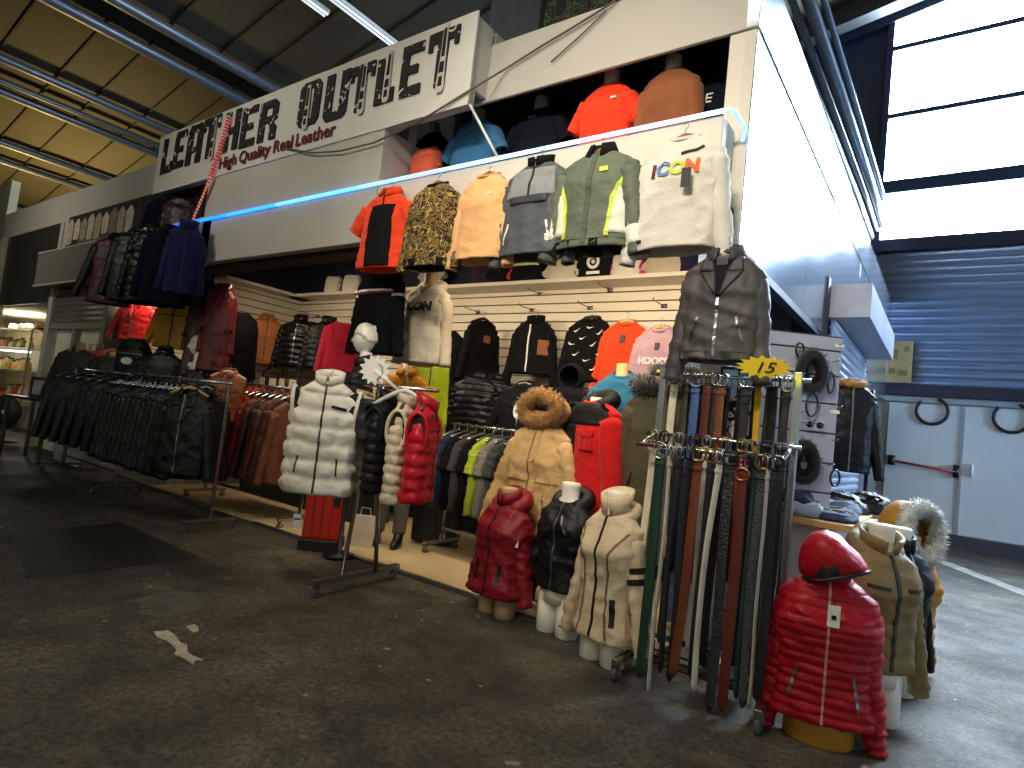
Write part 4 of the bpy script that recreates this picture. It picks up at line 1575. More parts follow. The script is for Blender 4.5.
# worn dark jackets at the far left
for i, (x, c, lab) in enumerate(((-9.75, '#1d1a15', 'dark olive biker jacket at the far left end of the left rack'), (-9.42, '#151312', 'black biker jacket with pale strap, second on the left rack'), (-9.1, '#1f1914', 'dark brown biker jacket with buckles on the left rack'),
                                  (-8.75, '#111010', 'black quilted leather jacket in the middle of the left rack'), (-8.4, '#0e0e0f', 'plain black leather jacket on the left rack, nearly at its right end'), (-8.05, '#131212', 'black leather jacket at the right end of the left rack'))):
    g = Garment('biker_jacket', lab, 'jacket', (x, RY + .12, RH - .1 - .85), PI / 2 - .35 + random.uniform(-.15, .15), leather(c, .45), L=.85, w=.25, slv=.72, ang=9, r0=.09, d=.1, fold=.016)
    g.lapels()
    if i in (1, 2):
        g.strip('pale_strap', [(.05, .45), (.08, .75)], .03, cloth('#8d8468'))
        for zz in (.3, .42, .54):
            g.shape('buckle', [[(-1, -.6), (1, -.6), (1, .6), (-1, .6)]], .06, zz, .022, mat('brass', '#8a713a', rough=.35, metal=1))
    else:
        g.zipper(m=STEEL)
    dup(hproto, (x, RY + .12, RH + .02), PI / 2, 'hanger of the ' + lab, 'hangers on the left rack')

# brown and red jackets
BR = ['#6b3320', '#7a3a22', '#5d2a1b', '#a51f1c', '#8e2418', '#5a2b1d', '#1b1210', '#6e3423', '#57271c', '#74412c']
names = ['reddish brown', 'chestnut brown', 'dark brown', 'bright red', 'brick red', 'deep brown', 'black', 'tan brown', 'mahogany brown', 'light brown']
for i, (c, nm) in enumerate(zip(BR, names)):
    x = W(232 + i * 6.8, 420, 3.92).x
    lab = '%s leather jacket on the rack of brown and red jackets' % nm
    g = Garment('leather_jacket', lab, 'jacket', (x, 3.92, RH - .08 - .88 + random.uniform(-.03, .02)), PI / 2 - .2 + random.uniform(-.12, .12), leather(c, .36), L=.88, w=.235, slv=.76, ang=8, r0=.085, r1=.06, d=.07, fold=.014, wrinkle=.006, nz=30, nu=40)
    g.stand(); g.zipper(m=STEEL)
    dup(hproto, (x, 3.92, RH + .05), PI / 2, 'hanger of the ' + lab, 'hangers on the brown jacket rack')

# ------------------------------------------------------------------ left bay, above the racks


def at(px, py, Y, name, label, body, L, rz, cat='jacket', **k):
    n = W(px, py, Y)
    return Garment(name, label, cat, (n.x, n.y, n.z - L), rz, body, L=L, **k)


g = at(140, 300, 3.9, 'leather_jacket', 'red leather jacket with spread sleeves hanging in the left bay', leather('#b01216', .4), .62, .55, w=.26, wh=.25, slv=.52, ang=24, r0=.09)
g.lapels(); g.zipper()
g = at(179, 300, 3.95, 'leather_jacket', 'mustard yellow leather jacket with dark piping in the left bay', leather('#d09016', .45), .68, .7, w=.25, slv=.62, ang=16, r0=.085)
g.shirt_collar(BLK); g.zipper(m=BLACKM, wd=.02); g.strip('piping', [(-.2, .45), (.2, .45)], .012, BLACKM)
for px, lab, c, L in ((208, 'long burgundy leather coat, left of two beside the white post', '#4a0f16', 1.12), (224, 'long glossy burgundy leather coat, right of two beside the white post', '#5c1119', 1.02)):
    g = at(px, 288, 3.75, 'leather_coat', lab, leather(c, .26), L, .75, cat='coat', w=.165, wh=.18, slv=.66, ang=5, r0=.07, fold=.02)
    g.lapels(); g.strip('belt', [(-.2, .5), (.2, .5)], .04, leather(c, .3))
g = at(120, 325, 3.8, 'fur_vest', 'brown fur gilet at the left edge of the left bay, beside the red jacket', mat('brown fur', '#4d4034', rough=.9, bump=.8, bscale=30, var=.4, vscale=14), .5, .9, cat='vest', w=.15, sleeveless=True, wrinkle=.012)
g = at(137, 338, 3.55, 'backpack', 'black backpack with a white oval label above the long rack', nylon('#0d0d10', .5), .52, .6, cat='backpack', w=.22, ws=.17, wn=.1, d=.13, sleeveless=True, wh=.22, drop=.1)
g.shape('oval_label', [[(math.cos(t), .62 * math.sin(t)) for t in [2 * PI * i / 20 for i in range(20)]]], .0, .2, .075, PAPER)
g.strip('pocket_seam', [(-.17, .3), (.17, .3)], .012, STEEL)
for px, py, lab in ((110, 355, 'black leather jacket with tan collar behind the left end of the long rack'), (165, 352, 'black jacket slumped above the long rack beside the backpack')):
    g = at(px, py, 3.6, 'leather_jacket', lab, leather('#0d0c0c', .45), .6, .7, w=.24, slv=.5, ang=18)
    g.shirt_collar(leather('#7a5a36', .5) if px < 120 else None, .06, .07)
g = at(78, 348, 3.35, 'leather_jacket', 'dark olive leather jacket with pale collar edge, high at the left rack end', leather('#1a1812', .5), .9, .6, w=.27, slv=.7, ang=16)
g.shirt_collar(cloth('#8d8468'), .06, .09)


def head(name, label, loc, rz, m, s=1.0, parent=None):
    """mannequin head with face, on a neck; origin at the base of the neck"""
    rings = []
    N = 40
    for i in range(33):
        ph = PI * i / 32
        ring = []
        zc = -math.cos(ph)
        for j in range(N):
            a = 2 * PI * j / N
            x, y = math.sin(ph) * math.cos(a), math.sin(ph) * math.sin(a)
            rx, ry, rz_ = .077, .098, .118
            X, Yy, Z = x * rx, y * ry, zc * rz_
            if zc < 0:
                X *= 1 - .30 * zc * zc
                if y > 0:
                    Yy *= 1 - .35 * (-zc)
            if y < -.1:
                f = math.exp(-(X / .014) ** 2)
                Yy -= .022 * f * math.exp(-((Z + .022) / .018) ** 2) + .012 * f * math.exp(-((Z - .002) / .022) ** 2)     # nose
                Yy += .012 * math.exp(-((abs(X) - .031) / .014) ** 2 - ((Z - .012) / .012) ** 2)                          # eye sockets
                Yy -= .006 * math.exp(-((Z - .032) / .010) ** 2)                                                        # brow
                Yy -= .007 * math.exp(-(X / .022) ** 2) * (math.exp(-((Z + .052) / .006) ** 2) + math.exp(-((Z + .064) / .006) ** 2))   # lips
                Yy -= .010 * math.exp(-(X / .024) ** 2 - ((Z + .095) / .016) ** 2)                                       # chin
            ring.append(Vector((X, Yy, Z + .235)) * s)
        rings.append(ring)
    r = empty(name, label, 'mannequin', loc, rz) if not parent else parent
    MB().loft(rings).build('head', m, r)
    MB().lathe([(.10, -.06), (.075, -.01), (.056, .05), (.054, .15)], (0, .018, 0), 20, ey=.95).build('neck', m, r)
    for sx in (-1, 1):
        e = MB().tube([(sx * .076 * s + sx * .008 * math.sin(t), .012 * s + .016 * s * math.cos(t) * .8, .232 * s + .028 * s * math.sin(t)) for t in [i * 2 * PI / 12 for i in range(12)]], .007 * s, 6, loop=True)
        e.build('ear', m, r)
    cap = []
    for i in range(12):
        ph = PI / 2 * i / 11
        cap.append([Vector((.081 * math.cos(ph) * math.cos(a), .004 + .102 * math.cos(ph) * math.sin(a), .235 + .028 * (math.sin(a) < -.2) * math.cos(ph) + .124 * math.sin(ph) - .02 * (1 - math.sin(ph)) * (math.sin(a) > .3) + .003 * math.sin(a * 9 + i))) * s for a in [2 * PI * j / 30 for j in range(30)]])
    MB().loft(cap).build('moulded_hair', m, r)
    return r


p = W(197, 357, 3.7)
head('display_mannequin', 'white mannequin head over a black jacket above the long rack', (p.x, p.y, p.z - .1), -.35, MANNEQ, 1.0)
g = at(192, 362, 3.7, 'leather_jacket', 'black jacket with white lapel edge under the white head above the long rack', leather('#0c0c0d', .4), .62, .3, w=.25, slv=.55, ang=14)
g.shirt_collar(PAPER, .03, .05); g.strip('white_edge', [(-.02, .2), (-.06, .56)], .02, PAPER)
g = at(229, 372, 3.62, 'leather_vest', 'tan brown leather waistcoat on a white hanger above the rack', leather('#94481c', .45), .55, .6, cat='vest', w=.21, sleeveless=True)
g.shirt_collar(None, .02, .05); g.strip('seam', [(-.17, .33), (.17, .33)], .008, leather('#5a2a10', .5))
n = W(229, 372, 3.62)
hanger('white plastic hanger holding the tan brown waistcoat', (n.x, n.y, n.z + .085), .6, .2, WHITEM)
g = at(242, 312, 4.15, 'coat', 'black coat hanging just right of the white post', cloth('#0b0b0d'), .85, 1.2, cat='coat', w=.2, slv=.7, ang=5)

# partition wall and far corner
n = WX(268, 318, -7.92)
g = Garment('leather_jacket', 'orange brown suede jacket hanging alone on the slatted partition', 'jacket', (n.x, n.y, n.z - .66), 1.1, leather('#a35a22', .6), L=.66, w=.26, slv=.6, ang=10)
g.shirt_collar(); g.zipper(m=BLACKM)
g = at(301, 320, 5.0, 'puffer_jacket', 'black puffer jacket hanging in the corner of the slatted walls', nylon('#0e0e11', .35), .66, .5, w=.27, slv=.58, ang=10, quilt=7, qa=.02, d=.12)
g.stand(); g.zipper()
g = at(329, 322, 5.1, 'puffer_jacket', 'black padded jacket right of the corner, beside a crimson one', nylon('#0d0d10', .4), .66, .9, w=.25, slv=.58, ang=9, quilt=7, qa=.012)
g.stand()
g = at(343, 322, 5.12, 'jacket', 'crimson jacket showing its side at the back wall left of the white head', cloth('#a01430'), .66, 1.2, w=.23, slv=.58, ang=7)
g = at(16 + 300, 322, 5.2, 'jacket', 'black jacket between the two black puffers at the corner', cloth('#131317'), .62, .8, w=.22, slv=.55)

# low bench with bags and shoes behind the rack of brown jackets
bench = MB().span((-7.6, 4.55, 0), (-5.2, 5.0, 1.36))
tag(bench.build('display_bench', mat('dark bench', '#15130f', rough=.7), None, smooth=False, bevel=.01), 'dark display bench along the shop behind the brown jackets', 'bench')
for px, lab, c2 in ((271, 'black shoulder bag with cream flaps on the dark bench, left one', '#d3c7ae'), (291, 'black shoulder bag with cream strap on the dark bench, right one', '#cfc09f')):
    n = W(px, 372, 4.75)
    r = empty('shoulder_bag', lab, 'bag', (n.x, 4.75, 1.36), .5)
    MB().loft([[Vector((a * math.cos(t), b_ * math.sin(t), z)) for t in [2 * PI * j / 20 for j in range(20)]] for z, a, b_ in ((0, .15, .05), (.02, .17, .07), (.12, .16, .06), (.2, .13, .035), (.21, .12, .03))]).build('body', leather('#0d0d0e', .5), r)
    MB().tube([(-.12, 0, .17), (-.1, 0, .28), (-.03, 0, .33), (.05, 0, .32), (.11, 0, .26), (.12, 0, .17)], .02, 8, ry=.4).build('strap', leather('#111111', .5), r)
    for s in (-1, 1):
        MB().box((s * .075, -.062, .14), (.09, .016, .1), (.1, 0, s * .3)).build('flap', cloth(c2), r, smooth=False, bevel=.01)
n = W(252, 371, 4.75)
r = empty('ankle_boot', 'grey leather boot standing at the left end of the dark bench', 'shoe', (n.x, 4.75, 1.36), .3)
MB().loft([[Vector((.05 * k_ * math.cos(t), y + .04 * math.sin(t) * (1 if z > .1 else 1.6), z)) for t in [2 * PI * j / 16 for j in range(16)]] for z, k_, y in ((0.01, .9, -.05), (.05, 1, -.05), (.09, .95, -.02), (.14, .85, .02), (.22, .9, .03), (.24, .85, .03))]).build('upper', leather('#4b4b4e', .5), r)
MB().span((-.05, -.12, 0), (.05, .04, .015)).build('sole', BLACKM, r, smooth=False, bevel=.006)

# ------------------------------------------------------------------ vest rack in the centre
VY = 3.06
vr = empty('vest_rack', 'chrome rack of padded vests standing at the shop entrance', 'clothes rack', (-3.45, VY, 0), .08)
MB().tube([(-.62, 0, 1.47), (.55, 0, 1.47)], .014, 10).build('top_rail', CHROME, vr)
for x, y in ((0.02, -.16), (.06, .14)):
    MB().tube([(x, y, .1), (x - .02, 0.0, 1.47)], .016, 8).build('post', CHROME, vr)
ft = MB().span((0.0, -.42, .085), (.05, .42, .12)).build('foot', STEEL, vr, smooth=False, bevel=.004)
for t in (-.38, .38):
    caster(ft, .025, t)


def vest(label, x, y, z, rz, m, L=.66, q=7, qa=.024, d=.12, w=.235, **k):
    g = Garment('puffer_vest', label, 'vest', (x, y, z - L), rz, m, L=L, w=w, ws=w * .86, d=d, dh=d * .95, quilt=q, qa=qa, sleeveless=True, drop=.10, **k)
    for s in (-1, 1):
        a = MB().tube([(s * (g.ws + .008 + .012 * math.sin(t)), .068 * math.cos(t), g.zs - .10 + .135 * math.sin(t)) for t in [2 * PI * i / 20 for i in range(20)]], .014, 8, loop=True)
        a.build('armhole_binding', m, g.root)
        MB().lathe([(0, -.006), (.95, -.004), (1, 0), (.95, .008), (0, .012)], (0, 0, 0), 20).mesh('x', m)
        rg = [[Vector((s * (g.ws - .02 + o), .06 * f * math.cos(t), g.zs - .10 + .125 * f * math.sin(t))) for t in [2 * PI * j / 20 for j in range(20)]] for f, o in ((1, -.06), (1, .030), (.7, .024), (.02, .018))]
        MB().loft(rg).build('armhole_shade', mat('armhole shade', '#08080a', rough=.8), g.root)  # black disc: the shaded hollow of the armhole put in as colour
    g.stand(m, .05, 5, .012)
    g.zipper(m=BLACKM, wd=.014)
    return g


WV = nylon('#e2dac8', .55)
n = W(330, 380, 2.72)
g = vest('white padded vest hanging in front of the chrome vest rack, facing the aisle', n.x, n.y, n.z, .72, WV, .80, 6, .030, .11, .245, fold=.012, wrinkle=.005)
g.pockets(BLACKM, .2, .62, .12, .01)
g.strip('chest_label', [(.055, .615), (.155, .60)], .02, BLACKM, .012, step=.01)
hanger('hanger holding the white padded vest', (n.x, n.y, n.z + .085), .72, .18, BLACKM)
for px, c, lab, dz, q in ((352, '#131a2e', 'navy padded vest right behind the white vest', 0.0, 7), (368, '#cdb893', 'beige padded vest on the chrome rack, next after the navy one', -.02, 8), (391, '#0f0f13', 'black padded vest in the middle of the chrome vest rack', 0, 8),
                          (408, '#cbbca0', 'cream padded vest with black armholes, second from the right end', .0, 9), (428, '#b01224', 'glossy red padded vest at the right end of the chrome rack', .0, 7)):
    n = W(px, 400, VY)
    rz = PI / 2 + (.30 if px < 400 else .52)
    g = vest(lab, n.x, n.y, 1.37 + dz, rz, nylon(c, .32 if 'red' in lab else .5), .66 if c != '#cbbca0' else .7, q, .018, .085 if c != '#b01224' else .10, .21)
    hanger('hanger holding the ' + lab, (n.x, n.y, 1.47), rz, .16, STEEL)


def starburst(name, label, loc, rot, rx, ry, n, m, th=.006, depth=.72):
    r = empty(name, label, 'price sign', loc)
    r.rotation_euler = rot
    pts = []
    for i in range(n * 2):
        a = PI * i / n
        k = 1 if i % 2 == 0 else depth
        pts.append((rx * k * math.cos(a), ry * k * math.sin(a)))
    MB().prism(pts, -th / 2, th / 2).build('card', m, r, smooth=False)
    return r


p = W(375, 370, 2.93)
s_ = starburst('price_star', 'white starburst price card on top of the vest rack', p, (0.1, 0, .75), .115, .115, 13, mat('white card', '#f1ede2', rough=.6, bump=0, var=.02))
q = MB()
q.tube([(.02, -.01, -.07), (.055, -.01, -.02), (.05, -.01, .03), (.02, -.01, .05)], .004, 5)
q.build('pen_mark', mat('grey pen', '#8d887c', bump=0), s_)
rod = MB().tube([(0, 0, 0), (.2, .0, -.14)], .014, 8).build('sign_arm', WHITEM, s_)
# loose hangers and folded grey vest collars on the rail
n = W(405, 392, 2.98)
hanger('pale grey hanger sticking out over the right end of the vest rack', (n.x, n.y, n.z + .09), .35, .23, mat('pale hanger', '#c9c5bb', rough=.4), .07, drop=.12)
n = W(372, 402, 2.9)
g = Garment('scarf', 'dark grey vest with white edging slipping off its hanger on the vest rack', 'vest', (n.x, n.y, n.z - .26), .7, nylon('#25282e', .5), L=.28, w=.11, ws=.10, wh=.09, sleeveless=True, d=.05)
g.root.name = 'slipped_vest'
g.strip('white_edge', [(.08, .02), (.05, .2)], .015, PAPER)
# price tag hanging under the white vest
p = W(297, 521, 2.74)
t = empty('price_tag', 'white paper tag hanging under the white vest', 'tag', (p.x, p.y, p.z), .7)
MB().box((0, 0, 0), (.055, .003, .10)).build('card', PAPER, t, smooth=False)
MB().tube([(0, 0, .05), (.0, 0, .2)], .0015, 5).build('string', BLACKM, t)
MB().box((0, -.002, .015), (.045, .002, .012)).build('printed_bar', INK, t, smooth=False)

# red hard case, white bag, black trolley cases
p = FL(316, 549)
r = empty('hard_case', 'red hard case with black foot standing behind the white vest', 'case', (p.x, p.y + .05, 0), .7)
MB().span((-.16, -.12, .09), (.16, .12, .66)).build('shell', mat('red plastic', '#b8220f', rough=.35), r, smooth=False, bevel=.03)
MB().span((-.18, -.14, 0), (.18, .14, .1)).build('base', BLACKM, r, smooth=False, bevel=.01)
MB().span((.09, -.13, .40), (.145, -.118, .56)).build('label', mat('dark label', '#1c1a1c', rough=.4), r, smooth=False)
for x in (-.08, 0, .08):
    MB().span((x - .008, -.128, .12), (x + .008, -.115, .62)).build('groove', mat('dark red plastic', '#8c160b', rough=.4), r, smooth=False)
p = FL(353, 549)
r = empty('paper_bag', 'small off-white carrier bag on the shop floor beside the red case', 'bag', (p.x, p.y + .1, 0.02), .6)
MB().loft([[Vector((sx * a, sy * b_, z)) for sx, sy in ((-1, -1), (1, -1), (1, 1), (-1, 1))] for z, a, b_ in ((0, .1, .06), (.15, .105, .055), (.28, .1, .03))]).build('body', mat('off-white paper', '#d8d2c0', rough=.7), r, smooth=False)
MB().tube([(-.05, 0, .28), (-.04, 0, .35), (.04, 0, .35), (.05, 0, .28)], .004, 6).build('handle', PAPER, r)
p = FL(428, 546)
for k, (dx, dy, z, h, lab) in enumerate(((0, 0.1, 0.02, .62, 'black ribbed trolley case standing near the booted legs'), (-.02, .12, .645, .3, 'small dark ribbed case lying on the black trolley case'))):
    r = empty('trolley_case', lab, 'suitcase', (p.x + dx, p.y + dy, z), .5)
    MB().span((-.23, -.14, .02), (.23, .14, h)).build('shell', mat('black case', '#121212' if k == 0 else '#24241f', rough=.4), r, smooth=False, bevel=.03)
    for i in range(7):
        x = -.18 + .06 * i
        MB().span((x - .011, -.15, .06), (x + .011, -.135, h - .04)).build('rib', mat('black case rib', '#1d1d1f', rough=.35), r, smooth=False, bevel=.004)
    MB().box((.1, -.15, .1), (.05, .01, .04)).build('label', PAPER, r, smooth=False)
# ------------------------------------------------------------------ shelf of small shirts
SZ = 2.83


def shelf_tee(px, py_top, py_bot, label, body, w, rz=0.0, Y=5.28, **k):
    b_, t = W(px, py_bot, Y), W(px, py_top, Y)
    L = max(.26, t.z - SZ)
    g = Garment('tee_shirt', label, 'shirt', (t.x, Y, SZ + .002), rz, body, L=L, w=w, ws=w * .95, drop=.06, wn=.06, d=.07, group='small shirts standing on the top shelf', **dict(dict(slv=.14, ang=42, r0=.06, r1=.05, nz=24, nu=36), **k))
    g.crew()
    return g


g = shelf_tee(487, 257, 292, 'purple tee shirt with yellow letters standing on the top shelf', cloth('#2b1233'), .19)
g.text('CON', -.02, .22, .08, mat('yellow print', '#c8c32a', bump=0), bold=.004)
shelf_tee(503, 262, 292, 'black tee shirt squeezed next to the purple one on the top shelf', cloth('#101014'), .12, .3)
g = shelf_tee(528, 262, 291, 'black, lime and orange shirt on the top shelf under the grey anorak', cloth('#131316'), .2)
g.strip('lime_yoke', [(-.15, .25), (.15, .25)], .10, cloth('#b7d32c'))
g.strip('white_piping', [(-.17, .19), (.17, .19)], .016, PAPER)
for o in g.sl[:1]:
    o['o'].data.materials[0] = cloth('#d93a14')
g = shelf_tee(564, 258, 290, 'white tee shirt with orange-red letters standing on the top shelf', cloth('#cdc5b2'), .18)
g.text('ICON', .0, .20, .07, mat('orange print', '#e0601c', bump=0), bold=.003)
g = shelf_tee(598, 252, 288, 'black tee shirt with a big white round emblem on the top shelf', cloth('#141417'), .2)
RING = [[(.5 * math.cos(a), .5 * math.sin(a)), (.5 * math.cos(b), .5 * math.sin(b)), (.85 * math.cos(b), .85 * math.sin(b)), (.85 * math.cos(a), .85 * math.sin(a))] for a, b in [(2 * PI * i / 16, 2 * PI * (i + 1) / 16) for i in range(16)]]
g.shape('emblem_ring', RING, .0, .16, .085, PAPER)
g.shape('emblem_core', [[(.25 * math.cos(t), .25 * math.sin(t)) for t in [2 * PI * i / 10 for i in range(10)]]], 0, .16, .085, PAPER)
for z in (.27, .05):
    g.strip('emblem_bar', [(-.07, z), (.08, z)], .03, PAPER)
g = shelf_tee(629, 250, 286, 'white shirt with magenta sleeves standing on the top shelf', cloth('#d8d0c2'), .16, slv=.22, ang=20)
for o in g.sl:
    o['o'].data.materials.clear()
    o['o'].data.materials.append(cloth('#c01a7c'))
g.strip('placket', [(.0, .2), (.0, .34)], .012, cloth('#a8a090'))
shelf_tee(669, 248, 284, 'beige grey tee shirt with short sleeves standing at the right of the top shelf', cloth('#b9ad96'), .2, slv=.17, ang=40)
shelf_tee(696, 246, 283, 'dark violet shirt standing last at the right end of the top shelf', cloth('#1f1436'), .16)
shelf_tee(434, 262, 294, 'pale grey shirt on the top shelf beside the hoodie', cloth('#a9a294'), .17)
for px, lab in ((333, 'rolled white shirt on the dark end of the top shelf, left one'), (352, 'rolled white shirt on the dark end of the top shelf, right one')):
    t = W(px, 290, 5.3)
    g = Garment('rolled_shirt', lab, 'shirt', (t.x, 5.3, SZ + .002), .2, cloth('#d9d2c4'), L=.26, w=.12 if px < 340 else .145, ws=.13, wn=.09, drop=.03, d=.08, slv=.1, ang=12, r0=.045, r1=.04, nz=20, nu=36)
    g.root['group'] = 'small shirts standing on the top shelf'

# ------------------------------------------------------------------ hung on the slatted back wall


def prong(px, py, Y=YB - .03, label=None):
    n = W(px, py, Y)
    r = MB().tube([(0, 0, 0), (0, -.24, .0), (0, -.26, .02)], .006, 6)
    r.span((-.03, 0, -.02), (.03, .012, .02))
    o = r.build('display_prong', STEEL, None)
    tag(o, label, 'hook', loc=n)


for px, py, lab in ((478, 312, 'steel prong over the narrow black top'), (532, 310, 'steel prong over the black track jacket'), (590, 308, 'steel prong over the black jacket with white ticks'), (540, 294, 'steel prong under the shelf left of centre'), (610, 290, 'steel prong under the shelf above the black ticked jacket'), (664, 306, 'steel prong over the lilac sweatshirt'), (318, 316, 'steel prong over the black puffers in the corner')):
    prong(px, py, label=lab)


def wallhung(px, py, name, label, cat, body, L, rz=0.0, Y=5.26, hm=None, **k):
    n = W(px, py, Y)
    g = Garment(name, label, cat, (n.x, n.y, n.z - L), rz, body, L=L, **dict(dict(w=.22, slv=.56, ang=10, r0=.08, r1=.058, d=.08), **k))
    hanger(('hanger holding the ' + label).replace(' on the slatted wall', ''), (n.x, n.y, n.z + .092), rz, .17, hm or BLACKM)
    return g


g = wallhung(484, 320, 'tracksuit_top', 'black tracksuit top turned sideways on the slatted back wall', 'jacket', cloth('#0e0e12'), .72, 1.3, Y=5.18, w=.2, d=.07)
g.shape('pink_badge', [[(-1, -1), (1, -1), (1, 1), (-1, 1)]], .02, .5, .04, cloth('#8e4a44'))
g = wallhung(536, 320, 'track_jacket', 'black track jacket with a white zip and rust square on the slatted wall', 'jacket', cloth('#111117'), .58, .25)
g.strip('white_zip', [(-.03, .02), (-.03, .52)], .014, PAPER)
g.patch('rust_square', [(.08, .2), (.2, .2), (.2, .36), (.08, .36)], cloth('#8a5a3c'), .006)
g.stand(None, .04, 8)
g = wallhung(592, 318, 'sweatshirt', 'black sweatshirt scattered with small white tick marks on the slatted wall', 'sweatshirt', cloth('#0f1014'), .64, .1, w=.24, slv=.62)
random.seed(21)
TICK = [[(-1, .25), (-.75, -.1), (-.45, -.35), (.0, -.15), (1, .45), (-.2, .0), (-.55, .0)]]
for x, z, a in ((-.12, .5, .3), (.02, .53, -.2), (.13, .48, .5), (-.04, .42, .1), (-.16, .36, -.4), (.08, .36, .4), (-.1, .26, .2), (.15, .28, .6), (.02, .2, -.1), (-.15, .14, .4), (.1, .12, .2)):
    g.shape('tick_print', TICK, x, z, .038, PAPER, rot=a)
g.strip('hem_lettering', [(-.16, .05), (-.05, .045)], .02, mat('grey print', '#77777c', bump=0))
g.crew()
g = wallhung(627, 322, 'sweatshirt', 'orange-red sweatshirt hung on the slatted wall above the blue tee', 'sweatshirt', cloth('#d8421c'), .62, .1, hm=PALEWOOD, w=.23)
g.crew()
g.shape('swing_tag', [[(-1, -1.6), (1, -1.6), (1, 1.6), (-1, 1.6)]], .0, .44, .024, BLACKM)
g = wallhung(661, 328, 'sweatshirt', 'lilac sweatshirt with white raised letters hung on the slatted wall', 'sweatshirt', cloth('#a98a97'), .6, .05, Y=5.1, hm=PALEWOOD, w=.22)
g.text('HOODY', 0, .26, .085, cloth('#d9c6cb'), bold=.006)
g.crew()
g.shape('swing_tag', [[(-1, -1.6), (1, -1.6), (1, 1.6), (-1, 1.6)]], .01, .42, .02, BLACKM)

# ------------------------------------------------------------------ standing and hung things inside


def inside(px, py, Y, name, label, cat, body, L, rz=0.0, **k):
    n = W(px, py, Y)
    return Garment(name, label, cat, (n.x, n.y, n.z - L), rz, body, L=L, **k)


def pole(label, x, y, z, m=None):
    r = empty('display_stand', label, 'stand', (x, y, 0))
    MB().lathe([(0, 0), (.16, 0), (.17, .012), (.03, .025), (.015, .04), (.015, z), (0, z)], n=20).build('pole', m or CHROME, r)
    MB().lathe([(.0, z - .25), (.08, z - .22), (.11, z - .1), (.05, z - .02), (.05, z + .06), (.045, z + .065), (0, z + .066)], n=18).build('shoulder_form', MANNEQ, r)
    return r


# headed mannequin in black
n = W(364, 358, 3.5)
base = n.z - .06
r = empty('mannequin', 'white headed mannequin in a black jacket behind the white vest', 'mannequin', (n.x, n.y, 0.02), -1.05)
hd = head('head', None, (0, 0, 0), 0, MANNEQ, 1.12, parent=r)
for o in list(r.children):
    if o.name.split('.')[0] in ('head', 'neck', 'ear', 'moulded_hair'):
        for v in o.data.vertices:
            v.co.z += base - .06
MB().loft([[Vector((a * math.cos(t), b_ * math.sin(t), z)) for t in [2 * PI * j / 20 for j in range(20)]] for z, a, b_ in ((.0, .13, .13), (.015, .13, .13), (.02, .02, .02), (.95, .02, .02), (1.0, .13, .1), (1.3, .12, .09), (base - .25, .15, .1), (base - .1, .14, .07), (base, .06, .055))]).build('body_form', BLACKM, r)
g = Garment('leather_jacket', 'black jacket worn by the white headed mannequin', 'jacket', (n.x, n.y, base - .70), -.9, leather('#0b0b0d', .5), L=.70, w=.23, slv=.6, ang=9)
g.stand(); g.zipper()

# booted mannequin with orange polo
p = FL(392, 551)
n = W(408, 372, p.y + .05)
r = empty('mannequin', 'headless mannequin in grey jeans, black boots and orange polo', 'mannequin', (n.x, n.y, 0.02), .5)
top = n.z
jeans = cloth('#5d5850')
hips = .92
tj = MB()
tj.loft([[Vector((a * math.cos(t), b_ * math.sin(t), z)) for t in [2 * PI * j / 24 for j in range(24)]] for z, a, b_ in ((.74, .17, .10), (.8, .175, .11), (hips, .165, .105), (1.0, .15, .095))])
jo = tj.build('jeans', jeans, r)
for s in (-1, 1):
    rings = []
    for i in range(22):
        t = i / 21
        z = .13 + (.80 - .13) * t
        rad = .062 + .03 * t
        cx = s * (.105 - .015 * t)
        cy = .02 * math.sin(t * PI)
        rings.append([Vector((cx + rad * (1 + .06 * noise.noise(Vector((a * 1.3, z * 13, s)))) * math.cos(a), cy + rad * math.sin(a) * 1.05, z + .008 * noise.noise(Vector((a, z * 20, s))))) for a in [2 * PI * j / 20 for j in range(20)]])
    MB().loft(rings).build('trouser_leg', jeans, jo)
    b = MB()
    b.loft([[Vector((s * .108 + kx * math.cos(a), y0 + ky * math.sin(a), z)) for a in [2 * PI * j / 18 for j in range(18)]] for z, kx, ky, y0 in ((0, .042, .125, -.05), (.03, .046, .132, -.05), (.06, .044, .115, -.04), (.10, .043, .075, -.01), (.15, .05, .06, .01), (.17, .052, .062, .01))])
    b.build('boot', leather('#101010', .35), r)
MB().loft([[Vector((a * math.cos(t), b_ * math.sin(t), z)) for t in [2 * PI * j / 20 for j in range(20)]] for z, a, b_ in ((.98, .14, .09), (1.2, .12, .08), (top - .2, .15, .09), (top - .06, .12, .06), (top - .02, .058, .055), (top + .07, .055, .052), (top + .075, .045, .045))]).build('torso', MANNEQ, r)
g = Garment('polo_shirt', 'orange polo shirt with dark chest stripes on the headless mannequin', 'shirt', (n.x, n.y, top - .66), .5, cloth('#c98128'), L=.66, w=.22, slv=.24, ang=30, r0=.09, r1=.08, d=.12)
g.shirt_collar()
g.strip('chest_stripe', [(-.2, .50), (.2, .47)], .018, BLACKM)
g.strip('chest_stripe', [(-.2, .43), (.2, .40)], .018, BLACKM)
g.strip('placket', [(0, .48), (0, .62)], .02, cloth('#a8681c'))

